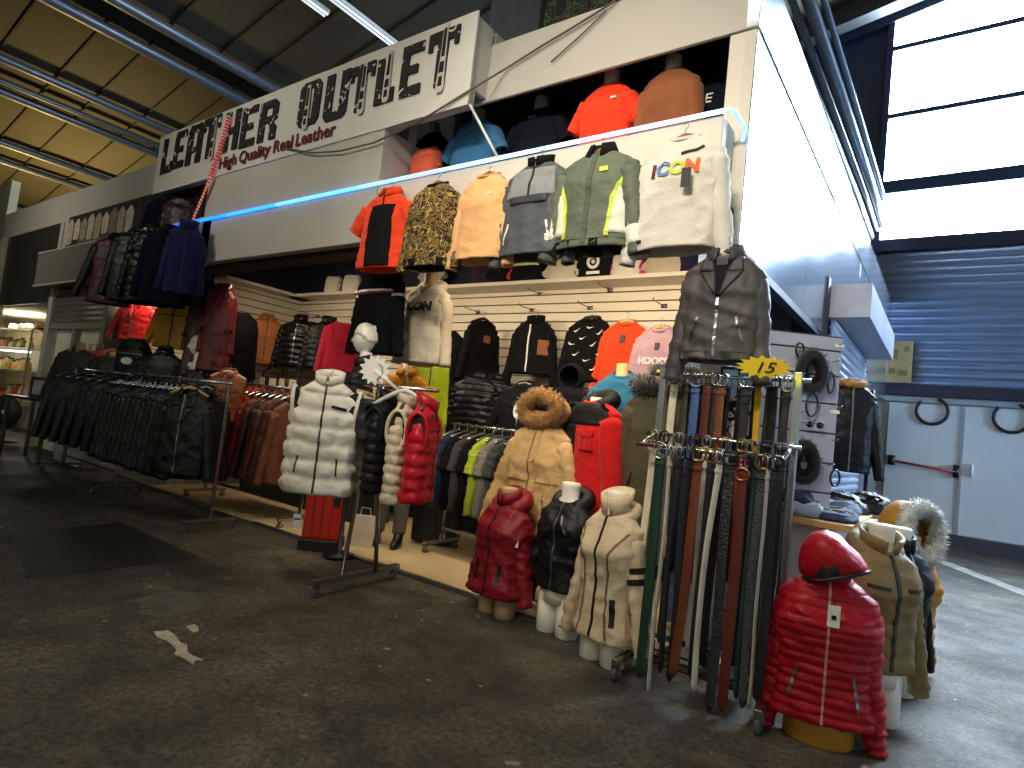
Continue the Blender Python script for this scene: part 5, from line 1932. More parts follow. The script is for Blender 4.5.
NEON = nylon('#a8bf1e', .5)
g = inside(430, 348, 4.35, 'rain_jacket', 'neon yellow-green jacket hanging between the orange polo and black puffers', 'jacket', NEON, .72, 1.15, w=.21, slv=.62, ang=6, d=.1)
g.hood_down(NEON, .8); g.zipper(m=BLACKM)
n = W(430, 348, 4.35)
hanger('hanger holding the neon yellow-green jacket', (n.x, n.y, n.z + .085), 1.15, .17, BLACKM)
g = inside(448, 330, 5.0, 'jacket', 'black jacket hanging at the back wall right of the beige hoodie', 'jacket', cloth('#0f0f12'), .66, .6, w=.22, slv=.55)
for px, py, Y, lab, rz in ((478, 376, 5.0, 'black padded jacket hanging low, left of the small tee rack', .5), (498, 378, 5.15, 'black padded jacket hanging low beside the slatted wall', .8)):
    g = inside(px, py, Y, 'puffer_jacket', lab, 'jacket', nylon('#0e0e12', .4), .72, rz, w=.25, slv=.6, quilt=9, qa=.012, d=.12)
    g.hood_down()
g = inside(452, 385, 4.9, 'coat', 'long dark coat with tan lapel behind the black trolley cases', 'coat', cloth('#131214'), 1.1, .7, w=.24, slv=.7, wh=.26)
g.strip('tan_edge', [(-.02, .5), (-.07, .9)], .05, cloth('#9c8a66'))
g = inside(462, 400, 5.05, 'jacket', 'dark red jacket in the gloom behind the trolley cases', 'jacket', cloth('#5e1018'), .9, 1.0, w=.22, slv=.7)
g = inside(525, 384, 4.75, 'sweatshirt', 'black sweatshirt spread on a hanger behind the beige parka', 'sweatshirt', cloth('#121214'), .62, .1, w=.24, slv=.58, ang=26)
g.crew()
n = W(525, 384, 4.75)
hanger('hanger holding the black sweatshirt behind the parka', (n.x, n.y, n.z + .085), .1, .18, STEEL)
# low rail of tees
n0, n1 = W(470, 428, 4.5), W(524, 432, 4.5)
xc = (n0.x + n1.x) / 2
rolling_rack('low chrome rail of edge-on tee shirts beside the beige parka', (xc, 4.5, .02), 1.0, 1.22)
for i, (c, nm) in enumerate((('#17304a', 'navy blue'), ('#141416', 'black'), ('#3c3b3a', 'mid grey'), ('#101012', 'jet black'), ('#9fb02c', 'lime green'), ('#77736c', 'pale grey'), ('#3a3d3a', 'dark grey-green'), ('#202024', 'charcoal'), ('#6a655c', 'taupe'))):
    x = xc - .45 + i * .105
    lab = '%s tee shirt hanging edge-on on the low chrome rail' % nm
    g = Garment('tee_shirt', lab, 'shirt', (x, 4.5, .44), PI / 2 - .25, cloth(c), L=.72, w=.22, slv=.22, ang=14, d=.05, r0=.07, r1=.06, nz=24, nu=32, fold=.016)
    dup(hproto, (x, 4.5, 1.26), PI / 2 - .25, 'hanger of the ' + lab, 'hangers on the low tee rail')
p = W(508, 425, 4.3)
MB2 = MB().lathe([(0, -.004), (.9, -.004), (1, 0), (.9, .004), (0, .004)], n=20, axis='y', ex=.05, ey=.07)
r = empty('size_disc', 'white round sign on the low chrome rail of tee shirts', 'sign', (p.x, 4.42, 1.42))
MB2.build('disc', PAPER, r, smooth=False)
MB().tube([(0, 0, -.18), (0, 0, -.05)], .006, 6).build('stem', STEEL, r)

# ------------------------------------------------------------------ parka, red jacket, olive parka
BEI = nylon('#c3a06a', .7)
n = W(545, 422, 3.85)
pole('stand under the beige fur-hooded parka', n.x, n.y + .02, n.z - .06)
g = Garment('parka', 'beige parka with a raised hood edged in tan fur, behind the maroon jacket', 'coat', (n.x, n.y, n.z - .86), -.05, BEI, L=.86, w=.28, wh=.30, ws=.25, slv=.74, ang=21, r0=.10, r1=.07, d=.14, fold=.016, wrinkle=.010, bust=.02)
g.hood_up(BEI, FUR_TAN, (.195, .15, .12), -.12, .085, furw=.072, n=2600)
g.zipper(m=mat('tan zip', '#7d6238', rough=.6))
g.strip('placket', [(.035, .03), (.035, .8)], .05, BEI, .008)
g.pockets(mat('tan zip', ''), .26, .55, .16, .02)
g.strip('waist_cord', [(-.24, .42), (.24, .42)], .012, mat('tan zip', ''))
RED = cloth('#c81414')
n = W(596, 398, 3.9)
pole('stand under the red and black jacket', n.x, n.y + .02, n.z - .06)
g = Garment('work_jacket', 'red jacket with black shoulders and hood between the beige and olive parkas', 'jacket', (n.x, n.y, n.z - .80), -.42, RED, L=.80, w=.25, slv=.64, ang=9, r0=.105, r1=.075, d=.13)
BK2 = nylon('#101014', .6)
g.patch('black_yoke', [(-.26, .60), (.26, .60), (.2, .76), (-.2, .76)], BK2, .007, nx=18)
g.patch('black_side', [(-.02, .02), (-.24, .02), (-.24, .6), (-.03, .6)], BK2, .006, nx=12, nz=16)
g.sl[0]['o'].data.materials.clear()
g.sl[0]['o'].data.materials.append(BK2)
g.patch('chest_pocket', [(.04, .42), (.17, .42), (.17, .55), (.04, .55)], RED, .014)
g.strip('pocket_flap', [(.04, .54), (.17, .54)], .045, RED, .02)
g.hood_down(BK2, 1.25)
OL = nylon('#4b4530', .75)
n = W(662, 388, 3.93)
pole('stand under the olive parka behind the belt rack', n.x, n.y + .02, n.z - .06)
g = Garment('parka', 'olive brown parka with black fur collar, left of the belt rack', 'coat', (n.x, n.y, n.z - .95), .25, OL, L=.95, w=.21, wh=.22, slv=.72, ang=8, r0=.10, r1=.07, d=.14, fold=.016)
g.zipper(m=BLACKM); g.pockets(BLACKM, .3)
fur_ring([Vector((.16 * math.cos(a), .03 + .12 * math.sin(a), .95 + .03 * math.sin(a) + .01)) for a in [2 * PI * i / 24 for i in range(24)]], FUR_BLACK, .085, g.root, 700)
q = MB().lathe([(0, .9), (.05, .92), (.05, 1.06), (.045, 1.07), (0, 1.072)], n=16).build('neck_form', mat('pale wood', ''), g.root)
n = W(570, 386, 4.5)
g = Garment('parka', 'black hooded coat behind the fur-hooded parka and red jacket', 'coat', (n.x, n.y, n.z - .9), .2, cloth('#0e0e12'), L=.9, w=.24, slv=.66)
g.hood_up(cloth('#131318'), None, (.12, .12, .13), .0, .07)
n = W(622, 374, 4.45)
g = Garment('tee_shirt', 'petrol blue tee shirt on a wooden-necked bust behind the olive parka', 'shirt', (n.x, n.y, n.z - .62), .2, cloth('#1d5a78'), L=.62, w=.21, slv=.24, ang=26, r0=.09, r1=.08, d=.12)
g.crew()
r = empty('bust_form', 'bust with a pale wooden neck under the petrol blue tee shirt', 'mannequin', (n.x, n.y, 0.02), .2)
MB().lathe([(.0, 0), (.16, 0), (.16, .02), (.02, .04), (.02, n.z - .64), (.10, n.z - .6), (.12, n.z - .25), (.08, n.z - .12), (.05, n.z - .06), (.05, n.z + .06), (.044, n.z + .065), (0, n.z + .066)], n=20, ey=.7).build('torso', mat('pale wood', ''), r)
n = W(676, 372, 4.15)
g = Garment('jacket', 'black fur-collared coat hanging behind the top of the belt rack', 'coat', (n.x, n.y, n.z - .8), .2, cloth('#17161a'), L=.8, w=.17, ws=.165, slv=.6, ang=5)
fur_ring([Vector((.15 * math.cos(a), .02 + .1 * math.sin(a), .80)) for a in [2 * PI * i / 20 for i in range(20)]], FUR_BLACK, .07, g.root, 300)

# ------------------------------------------------------------------ half-bodies standing on the asphalt
TANF = mat('tan form', '')


def floor_form(fx, fy, ptop, label, flabel, body, L, hem, rz, fm=MANNEQ, legs=True, **k):
    """a jacket on a half-body standing on the floor at pixel (fx, fy)"""
    p = FL(fx, fy)
    torso_form('half_mannequin', flabel, (p.x, p.y, 0), rz, hem + L + .0, mtl=fm, leg=.2)
    g = Garment('jacket', label, 'jacket', (p.x, p.y, hem), rz, body, L=L, **dict(dict(w=.205, wh=.20, ww=.18, ws=.19, slv=.54, ang=12, r0=.072, r1=.052, d=.125, dh=.125, wn=.075, bust=.035), **k))
    return g


MAR = nylon('#74101d', .5)
g = floor_form(496, 614, 500, 'maroon hooded quilted jacket on a half mannequin, leftmost on the asphalt', 'tan half mannequin in the maroon jacket, leftmost on the asphalt', MAR, .64, .14, -.15, TANF, quilt=5, qa=.007, wrinkle=.007, d=.14, dh=.15, w=.215, wh=.215)
g.hood_down(MAR, 1.3); g.stand(MAR, .07, 6); g.zipper(m=BLACKM)
g.pockets(BLACKM, .16, .55, .13, .0, .025)
g.band(0, .93, 1, BLACKM, 'cuff'); g.band(1, .93, 1, BLACKM, 'cuff')
s = g.sl[1]
q = MB().box(s['st'] + s['d0'] * .12 + Vector((.02, -.083, 0)), (.04, .006, .05))
q.build('sleeve_badge', PAPER, g.root, smooth=False)
BKJ = nylon('#0d0d10', .45)
g = floor_form(556, 633, 490, 'black hooded jacket on a white half mannequin, between maroon and cream jackets', 'white half mannequin in the black hooded jacket on the asphalt', BKJ, .58, .29, -.1, MANNEQ, wrinkle=.007, slv=.6, w=.21)
g.hood_down(BKJ, 1.2); g.zipper(m=STEEL)
g.strip('chest_zip', [(.10, .36), (.03, .47)], .012, STEEL)
g.shape('belt_tag', [[(-1, -.6), (1, -.6), (1, .6), (-1, .6)]], .02, .2, .025, STEEL)
CRM = nylon('#cbb899', .6)
g = floor_form(601, 661, 505, 'cream fitted jacket with black sleeve bands beside the belt rack', 'white half mannequin in the cream fitted jacket on the asphalt', CRM, .74, .14, -.22, MANNEQ, w=.20, ww=.165, wh=.205, slv=.66, quilt=0, wrinkle=.006, bust=.045)
g.stand(CRM, .09, 9, .02)
g.strip('zipper', [(0, .02), (0, .72)], .014, BLACKM)
for s in (-1, 1):
    g.strip('curved_seam', [(s * .10, .02), (s * .075, .3), (s * .10, .5), (s * .16, .62)], .010, mat('cream seam', '#6d5d45', rough=.7))
g.strip('pocket', [(.125, .1), (.115, .25)], .024, BLACKM)
g.band(1, .25, .30, INK); g.band(1, .34, .39, INK)
g.band(1, .96, 1.0, BLACKM, 'cuff'); g.band(0, .96, 1, BLACKM, 'cuff')
g.hood_down(CRM, .8)
# red puffer
p = FL(817, 738)
REDP = nylon('#a80f22', .42)
r = empty('half_mannequin', 'mustard drum-shaped form under the red hooded puffer jacket', 'mannequin', (p.x, p.y, 0), .25)
MB().lathe([(0, 0), (.148, 0), (.152, .01), (.15, .16), (.13, .3), (.12, .6), (.07, .74), (.05, .8), (0, .81)], n=28, ey=.8).build('torso', mat('mustard form', '#a8741c', rough=.6, bump=.2), r)
g = Garment('puffer_jacket', 'glossy red hooded puffer jacket on a form, nearest to the viewer at right', 'jacket', (p.x, p.y, .105), .22, REDP, L=.66, w=.235, wh=.23, ww=.20, ws=.205, slv=.62, ang=7, r0=.078, r1=.055, d=.14, dh=.14, quilt=13, qa=.013, wrinkle=.005, bust=.03, wn=.08)
g.zipper(m=mat('pale red zip', '#c98a90', rough=.4), wd=.010)
g.stand(REDP, .05, 6)
ha = Vector((math.cos(-.3), math.sin(-.3), 0))
hs = Vector((-ha.y, ha.x, 0))
rg = []
for s_, z0_, z1_, w_ in ((-.105, .03, .09, .03), (-.09, .0, .15, .075), (-.05, -.02, .195, .105), (0, -.02, .215, .12), (.05, -.005, .205, .12), (.10, .015, .165, .105), (.145, .035, .12, .075), (.175, .05, .085, .045), (.19, .058, .066, .012)):
    ring = []
    for j in range(26):
        a = 2 * PI * j / 26
        cz, hh = (z0_ + z1_) / 2, (z1_ - z0_) / 2
        sa_ = math.sin(a)
        zz_ = cz + hh * (sa_ if sa_ > 0 else -min(1, abs(sa_) * 1.6))
        cr = 1 - abs(noise.noise(Vector((s_ * 17, math.cos(a) * 2.2, sa_ * 2.2))))
        ring.append(Vector((-.03, -.015, .645)) + ha * s_ + hs * (w_ * math.cos(a)) * (1 + .12 * (cr ** 4 - .3)) + Vector((0, 0, zz_ + .016 * (cr ** 4 - .3))))
    rg.append(ring)
ho = MB().loft(rg).build('hood', REDP, g.root)
MB().tube([Vector((-.03, -.015, .645)) + ha * s_ - hs * w_ * .96 + Vector((0, 0, z_)) for s_, z_, w_ in ((-.06, -.012, .10), (0, -.012, .118), (.05, .004, .118), (.10, .024, .104), (.145, .044, .074), (.178, .058, .04), (.193, .064, .005))], .010, 8).build('hood_binding', BLACKM, g.root)
vp = [Vector((-.03, -.015, .645)) + ha * s_ - hs * w_ + Vector((0, 0, z_)) for s_, z_, w_ in ((-.005, .012, .119), (.045, .012, .122), (.10, .035, .107), (.085, .065, .115), (.05, .085, .118), (.02, .06, .121))]
MB().add(vp + [p_ + hs * .03 for p_ in vp], [tuple(range(6)), tuple(reversed(range(6, 12)))] + [(i, 6 + i, 6 + (i + 1) % 6, (i + 1) % 6) for i in range(6)]).build('hood_opening_shade', BLACKM, g.root, smooth=False)  # black wedge on the closed hood, painting the shade of its opening
for s in (-1, 1):
    g.strip('pocket_zip', [(s * .145, .09), (s * .115, .24)], .012, STEEL)
h = g.hit(.01, .56, .016)
tg = empty('swing_tag', 'white swing tag on the chest of the red hooded puffer jacket', 'tag', g.root.matrix_basis @ Vector((0, 0, 0)))
bpy.context.view_layer.update()
tg.location = g.root.matrix_world @ Vector((.015, h.y - .05, .50))
tg.rotation_euler = (0, 0, .22)
MB().box((0, 0, 0), (.05, .004, .095)).build('card', PAPER, tg, smooth=False)
MB().box((0, -.004, -.005), (.02, .002, .02)).build('printed_mark', INK, tg, smooth=False)
MB().tube([(0, 0, .045), (0, .003, .12)], .0015, 5).build('string', BLACKM, tg)
# khaki, black, mustard forms along the side
KH = nylon('#86744f', .6)
g = floor_form(868, 722, 540, 'khaki quilted jacket with a dark zip standing right of the red puffer', 'white half mannequin in the khaki quilted jacket', KH, .62, .28, .75, MANNEQ, quilt=6, qa=.008, slv=.62, w=.205, d=.135)
g.stand(KH, .06, 16, .03); g.strip('zipper', [(0, .02), (0, .6)], .02, mat('brown zip', '#2c2016', rough=.5))
for s in (-1, 1):
    g.strip('chest_pocket', [(s * .05, .42), (s * .145, .43)], .018, BLACKM)
g.hood_down(KH, 1.0)
g = floor_form(889, 694, 540, 'black jacket on a half mannequin between khaki and mustard jackets', 'white half mannequin in the black jacket at the right', BKJ, .66, .2, .95, MANNEQ, slv=.6)
g.stand(); g.zipper(m=STEEL); g.hood_down(BKJ, 1.1)
MUS = nylon('#b8802c', .5)
g = floor_form(900, 678, 540, 'mustard puffer jacket with white fur hood, last of the row at the right', 'half mannequin in the mustard fur-hooded puffer jacket', MUS, .72, .08, 1.1, TANF, quilt=8, qa=.012, slv=.62, w=.215, d=.14)
g.zipper(m=BLACKM)
g.hood_up(MUS, FUR_WHITE, (.19, .15, .20), -.1, .10, furw=.06, n=3000, turn=-.1)
p = FL(893, 690)
g = Garment('jacket', 'dark raspberry jacket half hidden behind the khaki jacket', 'jacket', (p.x - .12, p.y + .45, .25), .8, nylon('#6d1030', .5), L=.62, w=.2, slv=.5)
g.hood_down()
# ------------------------------------------------------------------ belt rack
BX0, BX1 = -1.40, -.67
BY = 3.40
br = empty('belt_rack', 'chrome two-tier belt rack on casters at the corner of the shop', 'belt rack', ((BX0 + BX1) / 2, BY, 0))
bw = (BX1 - BX0) / 2
for s in (-1, 1):
    MB().span((s * bw - .02, -.02, .09), (s * bw + .02, .02, 1.73)).build('post', CHROME, br, smooth=False, bevel=.003)
    f = MB().span((s * bw - .018, -.30, .085), (s * bw + .018, .22, .12)).build('foot', CHROME, br, smooth=False, bevel=.003)
    for t in (-.27, .19):
        caster(f, s * bw, t, .04)
    MB().tube([(s * bw, 0, 1.36), (s * bw, -.22, 1.27)], .012, 8).build('arm', CHROME, br)
MB().tube([(-bw - .05, 0, 1.69), (bw + .06, -.0, 1.69)], .012, 10).build('upper_bar', CHROME, br)
MB().tube([(-bw - .05, -.06, 1.34), (bw + .05, -.06, 1.34)], .012, 10).build('middle_bar', CHROME, br)
MB().tube([(-bw - .03, -.22, 1.27), (bw - .03, -.22, 1.27)], .012, 10).build('front_bar', CHROME, br)
MB().span((-bw, -.012, .2), (bw, .012, .23)).build('base_bar', CHROME, br, smooth=False)
for k in range(3):
    MB().tube([(-bw, -.1 + .1 * k, .1), (bw, -.1 + .1 * k, .1)], .006, 6).build('base_wire', mat('dark wire', '#1c1c1e', metal=.6, rough=.4), br)

GOLD = mat('antique brass', '#8f7a4a', rough=.3, bump=0, metal=1)


def belt(label, x, y, zt, ln, wd, m, buckle='rect', bm=None, yaw=0.0, bend=0.0, braid=False, lean=0.0):
    """belt hanging by its buckle; origin at the top of the buckle"""
    bm = bm or random.choice([CHROME, STEEL, STEEL, GUN, GOLD])
    r = empty('belt', label, 'belt', (x, y, zt), yaw)
    bh, bw_ = .065, wd * .72
    if buckle == 'round':
        pts = [(bw_ * 1.05 * math.cos(a), -.008, -.035 + .038 * math.sin(a)) for a in [2 * PI * i / 20 for i in range(20)]]
    elif buckle == 'oval':
        pts = [(bw_ * math.cos(a), -.008, -.038 + .042 * math.copysign(abs(math.sin(a)) ** .7, math.sin(a))) for a in [2 * PI * i / 20 for i in range(20)]]
    else:
        c = .014
        pts = [(-bw_ + c, -.008, 0), (bw_ - c, -.008, 0), (bw_, -.008, -c), (bw_, -.008, -bh + c), (bw_ - c, -.008, -bh), (-bw_ + c, -.008, -bh), (-bw_, -.008, -bh + c), (-bw_, -.008, -c)]
    MB().tube(pts, .0055, 8, loop=True).build('buckle', bm, r)
    MB().tube([(0, -.006, -.066), (.002, -.02, -.035), (.004, -.012, .002)], .0035, 6).build('prong', bm, r)
    n = 44
    rings = []
    for i in range(n + 1):
        t = i / n
        z = -.055 - ln * t
        w = wd / 2
        if t > .97:
            w *= max(.25, 1 - ((t - .97) / .03) ** 2 * .75)
        yy = bend * math.sin(PI * t * 1.2) * t + .004 * math.sin(t * 9 + x * 40)
        xx = lean * t + .004 * math.sin(t * 6 + x * 31)
        tw = .12 * math.sin(t * 4 + x * 60)
        if braid:
            yo = .0016 * (1 if i % 2 else -1)
        else:
            yo = 0
        cw, sw = math.cos(tw), math.sin(tw)
        rings.append([Vector((xx + a * cw - b_ * sw, yy + yo + b_ * cw + a * sw, z)) for a, b_ in ((-w, -.0018), (-w * .9, -.003), (w * .9, -.003), (w, -.0018), (w, .002), (-w, .002))])
    MB().loft(rings).build('strap', m, r)
    MB().span((-wd * .56, -.009, -.115), (wd * .56, .007, -.095)).build('keeper_loop', m, r, smooth=False, bevel=.003)
    return r


GUN = mat('gunmetal', '#34363a', rough=.35, bump=0, metal=1)
CROC = mat('crocodile leather', '#27282b', rough=.35, bump=1.0, bscale=70, var=.35, vscale=50)
BRAID = mat('braided grey leather', '#3e4143', rough=.5, bump=1.0, bscale=90, var=.5, vscale=80)
upper = [(676, '#d9cfb4', 'cream', 'rect', .042), (687, '#3a3630', 'dark taupe', 'rect', .04), (697, '#3d5a92', 'denim blue', 'oval', .045), (709, '#5d2420', 'dark red', 'rect', .045), (717, '#1b1a1b', 'narrow black', 'rect', .03), (723, '#7c4022', 'chestnut brown', 'rect', .045),
         (748, '#141519', 'black with big square buckle', 'rect', .05), (761, '#d9a416', 'mustard yellow', 'rect', .036), (774, '#121318', 'broad black', 'rect', .052), (789, '#2a2522', 'dark brown-black', 'oval', .04)]
for px, c, nm, bk, wd in upper:
    n = W(px, 372, BY - .02)
    belt('%s belt hanging on the upper bar of the belt rack' % nm, n.x, BY - .02, 1.705, random.uniform(1.0, 1.12), wd, leather(c, .4), bk, yaw=random.uniform(-.25, .25))
for i in range(9):
    x = BX0 + .06 + i * .075
    belt('black belt on the rear row of the upper bar, %s from the left' % ORD[i], x, BY + .035, 1.70, 1.08, .036, leather('#111114', .4), 'rect', STEEL, yaw=PI + random.uniform(-.3, .3))
mid = [(652, '#d8cdb4', 'long cream white', 'rect', .048, 1.24), (664, '#1d2a4a', 'navy', 'round', .04, 1.15), (678, '#2a2320', 'dark brown', 'rect', .036, 1.1), (694, '#141416', 'black', 'rect', .04, 1.15), (706, '#c9c2b2', 'narrow off-white', 'rect', .03, 1.1), (722, '#16171c', 'wide black', 'rect', .045, 1.15), (742, '#b73a3a', 'dark red floral', 'rect', .036, 1.0), (752, '#1a1c22', 'blue-black', 'rect', .042, 1.1), (768, '#111216', 'matt black', 'oval', .05, 1.12), (780, '#15161b', 'shiny black', 'rect', .05, 1.12)]
for px, c, nm, bk, wd, ln in mid:
    n = W(px, 452, BY - .08)
    belt('%s belt hanging on the middle bar of the belt rack' % nm, n.x, BY - .08, 1.355, ln, wd, leather(c, .4), bk, yaw=random.uniform(-.3, .3))
front = [(660, '#17392b', 'dark green', 'oval', .05, 1.18, 0, 0), (670, '#bfb9ab', 'thin pale grey', 'rect', .022, 1.24, .9, 0), (679, '#1a1a1c', 'thin black', 'rect', .03, 1.12, .7, 0), (689, '#131316', 'plain black', 'rect', .036, 1.15, .5, 0), (699, '#6b3320', 'wide chestnut brown', 'rect', .048, 1.12, 0, -.03),
         (711, '#0f1218', 'midnight black', 'rect', .04, 1.1, .4, 0), (719, '#d2c9b5', 'bent cream', 'rect', .034, 1.14, .9, -.04), (731, None, 'grey crocodile-pattern', 'rect', .05, 1.22, 0, 0), (744, '#5d2418', 'reddish brown with double buckle', 'oval', .05, 1.2, 0, 0), (756, '#14302c', 'dark teal', 'rect', .03, 1.12, .6, 0), (762, 'b', 'braided grey', 'rect', .04, 1.15, .2, 0), (769, '#b5b0a4', 'thin light grey', 'rect', .022, 1.14, 1.0, 0), (777, '#121318', 'black end', 'rect', .044, 1.1, .3, 0)]
for px, c, nm, bk, wd, ln, yaw, lean in front:
    n = W(px, 462, BY - .24)
    m = CROC if c is None else BRAID if c == 'b' else leather(c, .4)
    b_ = belt('%s belt on the front bar of the belt rack' % nm, n.x, BY - .24, 1.285, ln, wd, m, bk, yaw=yaw, bend=.03 if nm == 'bent cream' else 0, braid=c == 'b', lean=lean)
    if 'double' in nm:
        MB().tube([(.034 * math.cos(a), -.012, -.105 + .03 * math.sin(a)) for a in [2 * PI * i / 18 for i in range(18)]], .006, 8, loop=True).build('second_ring', mat('copper ring', '#b5765a', rough=.3, metal=1, bump=0), b_)
p = W(764, 367, BY - .25)
s_ = starburst('price_star', 'yellow starburst price card reading 15 on top of the belt rack', (p.x, p.y, p.z), (.15, .0, .12), .14, .058, 15, mat('yellow card', '#f2cf1c', rough=.6, bump=0, var=.03))
vs, fs = text_mesh('15', .075, .0, 1.3, .002, shear=.3)
MB().add([v + Vector((.0, -.006, -.027)) for v in vs], fs).build('lettering', INK, s_, smooth=False)

# mirror with its blue reflection painted on the panes, striped cloth behind the belts
r = empty('standing_mirror', 'narrow mirror in a black frame standing behind the upper belts', 'mirror', (W(735, 420, 3.62).x, 3.62, 0))
MB().span((-.11, 0, 1.25), (.11, .03, 1.78)).build('frame', BLACKM, r, smooth=False, bevel=.006)
MB().span((-.09, -.008, 1.27), (-.005, .0, 1.76)).build('pane', mat('painted blue reflection', '#a9c4de', rough=.1, bump=0, var=.03), r, smooth=False)
MB().span((.012, -.008, 1.27), (.09, .0, 1.76)).build('pane', mat('painted blue reflection', ''), r, smooth=False)
MB().span((-.02, .005, 0), (.02, .03, 1.25)).build('post', BLACKM, r, smooth=False)
MB().span((-.12, -.04, 0), (.12, .06, .02)).build('base', BLACKM, r, smooth=False)
st = MB().span((-.14, 0, 0), (.14, .02, .24)).build('striped_cloth', print_mat('zebra stripe', [(0, '#d8d2c4'), (.5, '#151515')], 20), None, smooth=False)
tag(st, 'black and white striped cloth folded behind the middle belts', 'cloth', loc=(W(728, 425, 3.55).x, 3.55, 1.36))
rt = MB()
r = empty('carton', 'small pale carton lying open on the base of the belt rack', 'box', (W(740, 610, 3.5).x, 3.46, .12), .3)
MB().span((-.11, -.07, 0), (.11, .07, .05)).build('tray', mat('pale carton', '#d6c9ae', rough=.7), r, smooth=False)
MB().box((0, -.09, .055), (.2, .08, .006), (-.5, 0, 0)).build('flap', mat('pale carton', ''), r, smooth=False)

# ------------------------------------------------------------------ pegboard with its accessories
pc = W(800, 410, 4.78)
ang = math.atan2(RIGHT.y, RIGHT.x)
PW, PZ0, PZ1 = .62, .902, 2.2
pr = W(843, 337, 4.85)
pl = pr - Vector((math.cos(ang), math.sin(ang), 0)) * PW
PZ1 = pr.z
peg = empty('accessory_board', 'grey panelled display board with hooks standing behind the belt rack', 'display board', ((pl.x + pr.x) / 2, (pl.y + pr.y) / 2, 0), ang)
PGM = mat('blue grey panel', '#a3a8b6', rough=.5, bump=.03, var=.04)
zz = PZ0
rows = [.902, 1.07, 1.28, 1.49, 1.70, 1.90, 2.08, PZ1]
for a, b_ in zip(rows, rows[1:]):
    MB().span((-PW / 2, 0, a), (PW / 2, .04, b_ - .012)).build('panel', PGM, peg, smooth=False, bevel=.003)
MB().span((-PW / 2, .012, .902), (PW / 2, .05, PZ1)).build('backing', mat('dark groove', '#3c404c', rough=.7), peg, smooth=False)


def PB(px, py, off=.0):
    """point on the face of the display board seen at a pixel"""
    o = peg.location
    nrm = Vector((math.sin(ang), -math.cos(ang), 0))
    r_ = RIGHT * (px - 512) + UP * (384 - py) + FWD * FPX
    C = Vector((0, 0, CAM_H))
    t = (Vector(o) + nrm * off - C).dot(nrm) / r_.dot(nrm)
    return C + r_ * t


for i, (px, py) in enumerate(((800, 352), (822, 356), (833, 362), (838, 345), (800, 412), (815, 408), (832, 440), (806, 440), (828, 465), (812, 470), (800, 375), (836, 408))):
    p = PB(px, py)
    lc = Matrix.Rotation(-ang, 3, 'Z') @ (p - Vector(peg.location))
    MB().tube([(lc.x, 0.01, lc.z), (lc.x, -.07, lc.z), (lc.x, -.08, lc.z + .012)], .004, 6).build('hook', STEEL, peg)
for px, py in ((840, 346), (835, 412)):
    p = PB(px, py)
    lc = Matrix.Rotation(-ang, 3, 'Z') @ (p - Vector(peg.location))
    MB().span((lc.x - .035, -.006, lc.z - .012), (lc.x + .03, .0, lc.z + .012)).build('price_label', PAPER, peg, smooth=False)


def fuzzy_loop(label, px, py, rx, rz_, th, name='headband', m=None, cat='headband', off=.05):
    p = PB(px, py, off)
    r_ = empty(name, label, cat, p, ang)
    pts = [Vector((rx * math.cos(a), .015 * math.sin(2 * a), rz_ * math.sin(a))) for a in [2 * PI * i / 28 for i in range(28)]]
    fur_ring(pts, m or FUR_BLACK, th, r_, 260, 'band')
    MB().tube([p_ * .62 for p_ in pts], th * .5, 8, loop=True).build('lining', cloth('#16161c'), r_)
    return r_


fuzzy_loop('thick dark knitted headband hanging at the top of the display board', 812, 371, .085, .125, .055)
fuzzy_loop('thick dark knitted headband hanging low on the display board', 804, 462, .085, .125, .055)
for px, py, rx, rz_, th, lab in ((831, 383, .028, .075, .007, 'thin black bracelet hanging on the right of the display board'), (812, 405, .05, .08, .008, 'dark curved hair clip hanging in the middle of the display board'), (800, 350, .035, .05, .008, 'small brown loop hanging at the top left of the display board'), (835, 478, .04, .055, .008, 'thin black loop hanging low at the right of the display board')):
    p = PB(px, py, .05)
    q = MB().tube([(rx * math.cos(a), .0, rz_ * math.sin(a)) for a in [2 * PI * i / 24 for i in range(24)]], th, 8, loop=True)
    tag(q.build('bracelet', mat('dark loop', '#1a181c', rough=.3), None), lab, 'bracelet', loc=p, rz=ang + .3)
p = PB(815, 425, .07)
r = empty('sunglasses', 'dark sunglasses hanging in the middle of the display board', 'glasses', p, ang)
for s in (-1, 1):
    MB().loft([[Vector((s * .035 + .028 * f * math.cos(a), y, .022 * f * math.sin(a))) for a in [2 * PI * i / 16 for i in range(16)]] for f, y in ((.9, -.004), (1, 0), (.9, .004))]).build('lens', mat('dark lens', '#0e0e12', rough=.1, bump=0), r)
    MB().tube([(s * .064, 0, .01), (s * .066, .09, .012), (s * .06, .12, 0)], .003, 6).build('temple', BLACKM, r)
MB().tube([(-.01, 0, .006), (0, -.002, .01), (.01, 0, .006)], .003, 6).build('bridge', BLACKM, r)

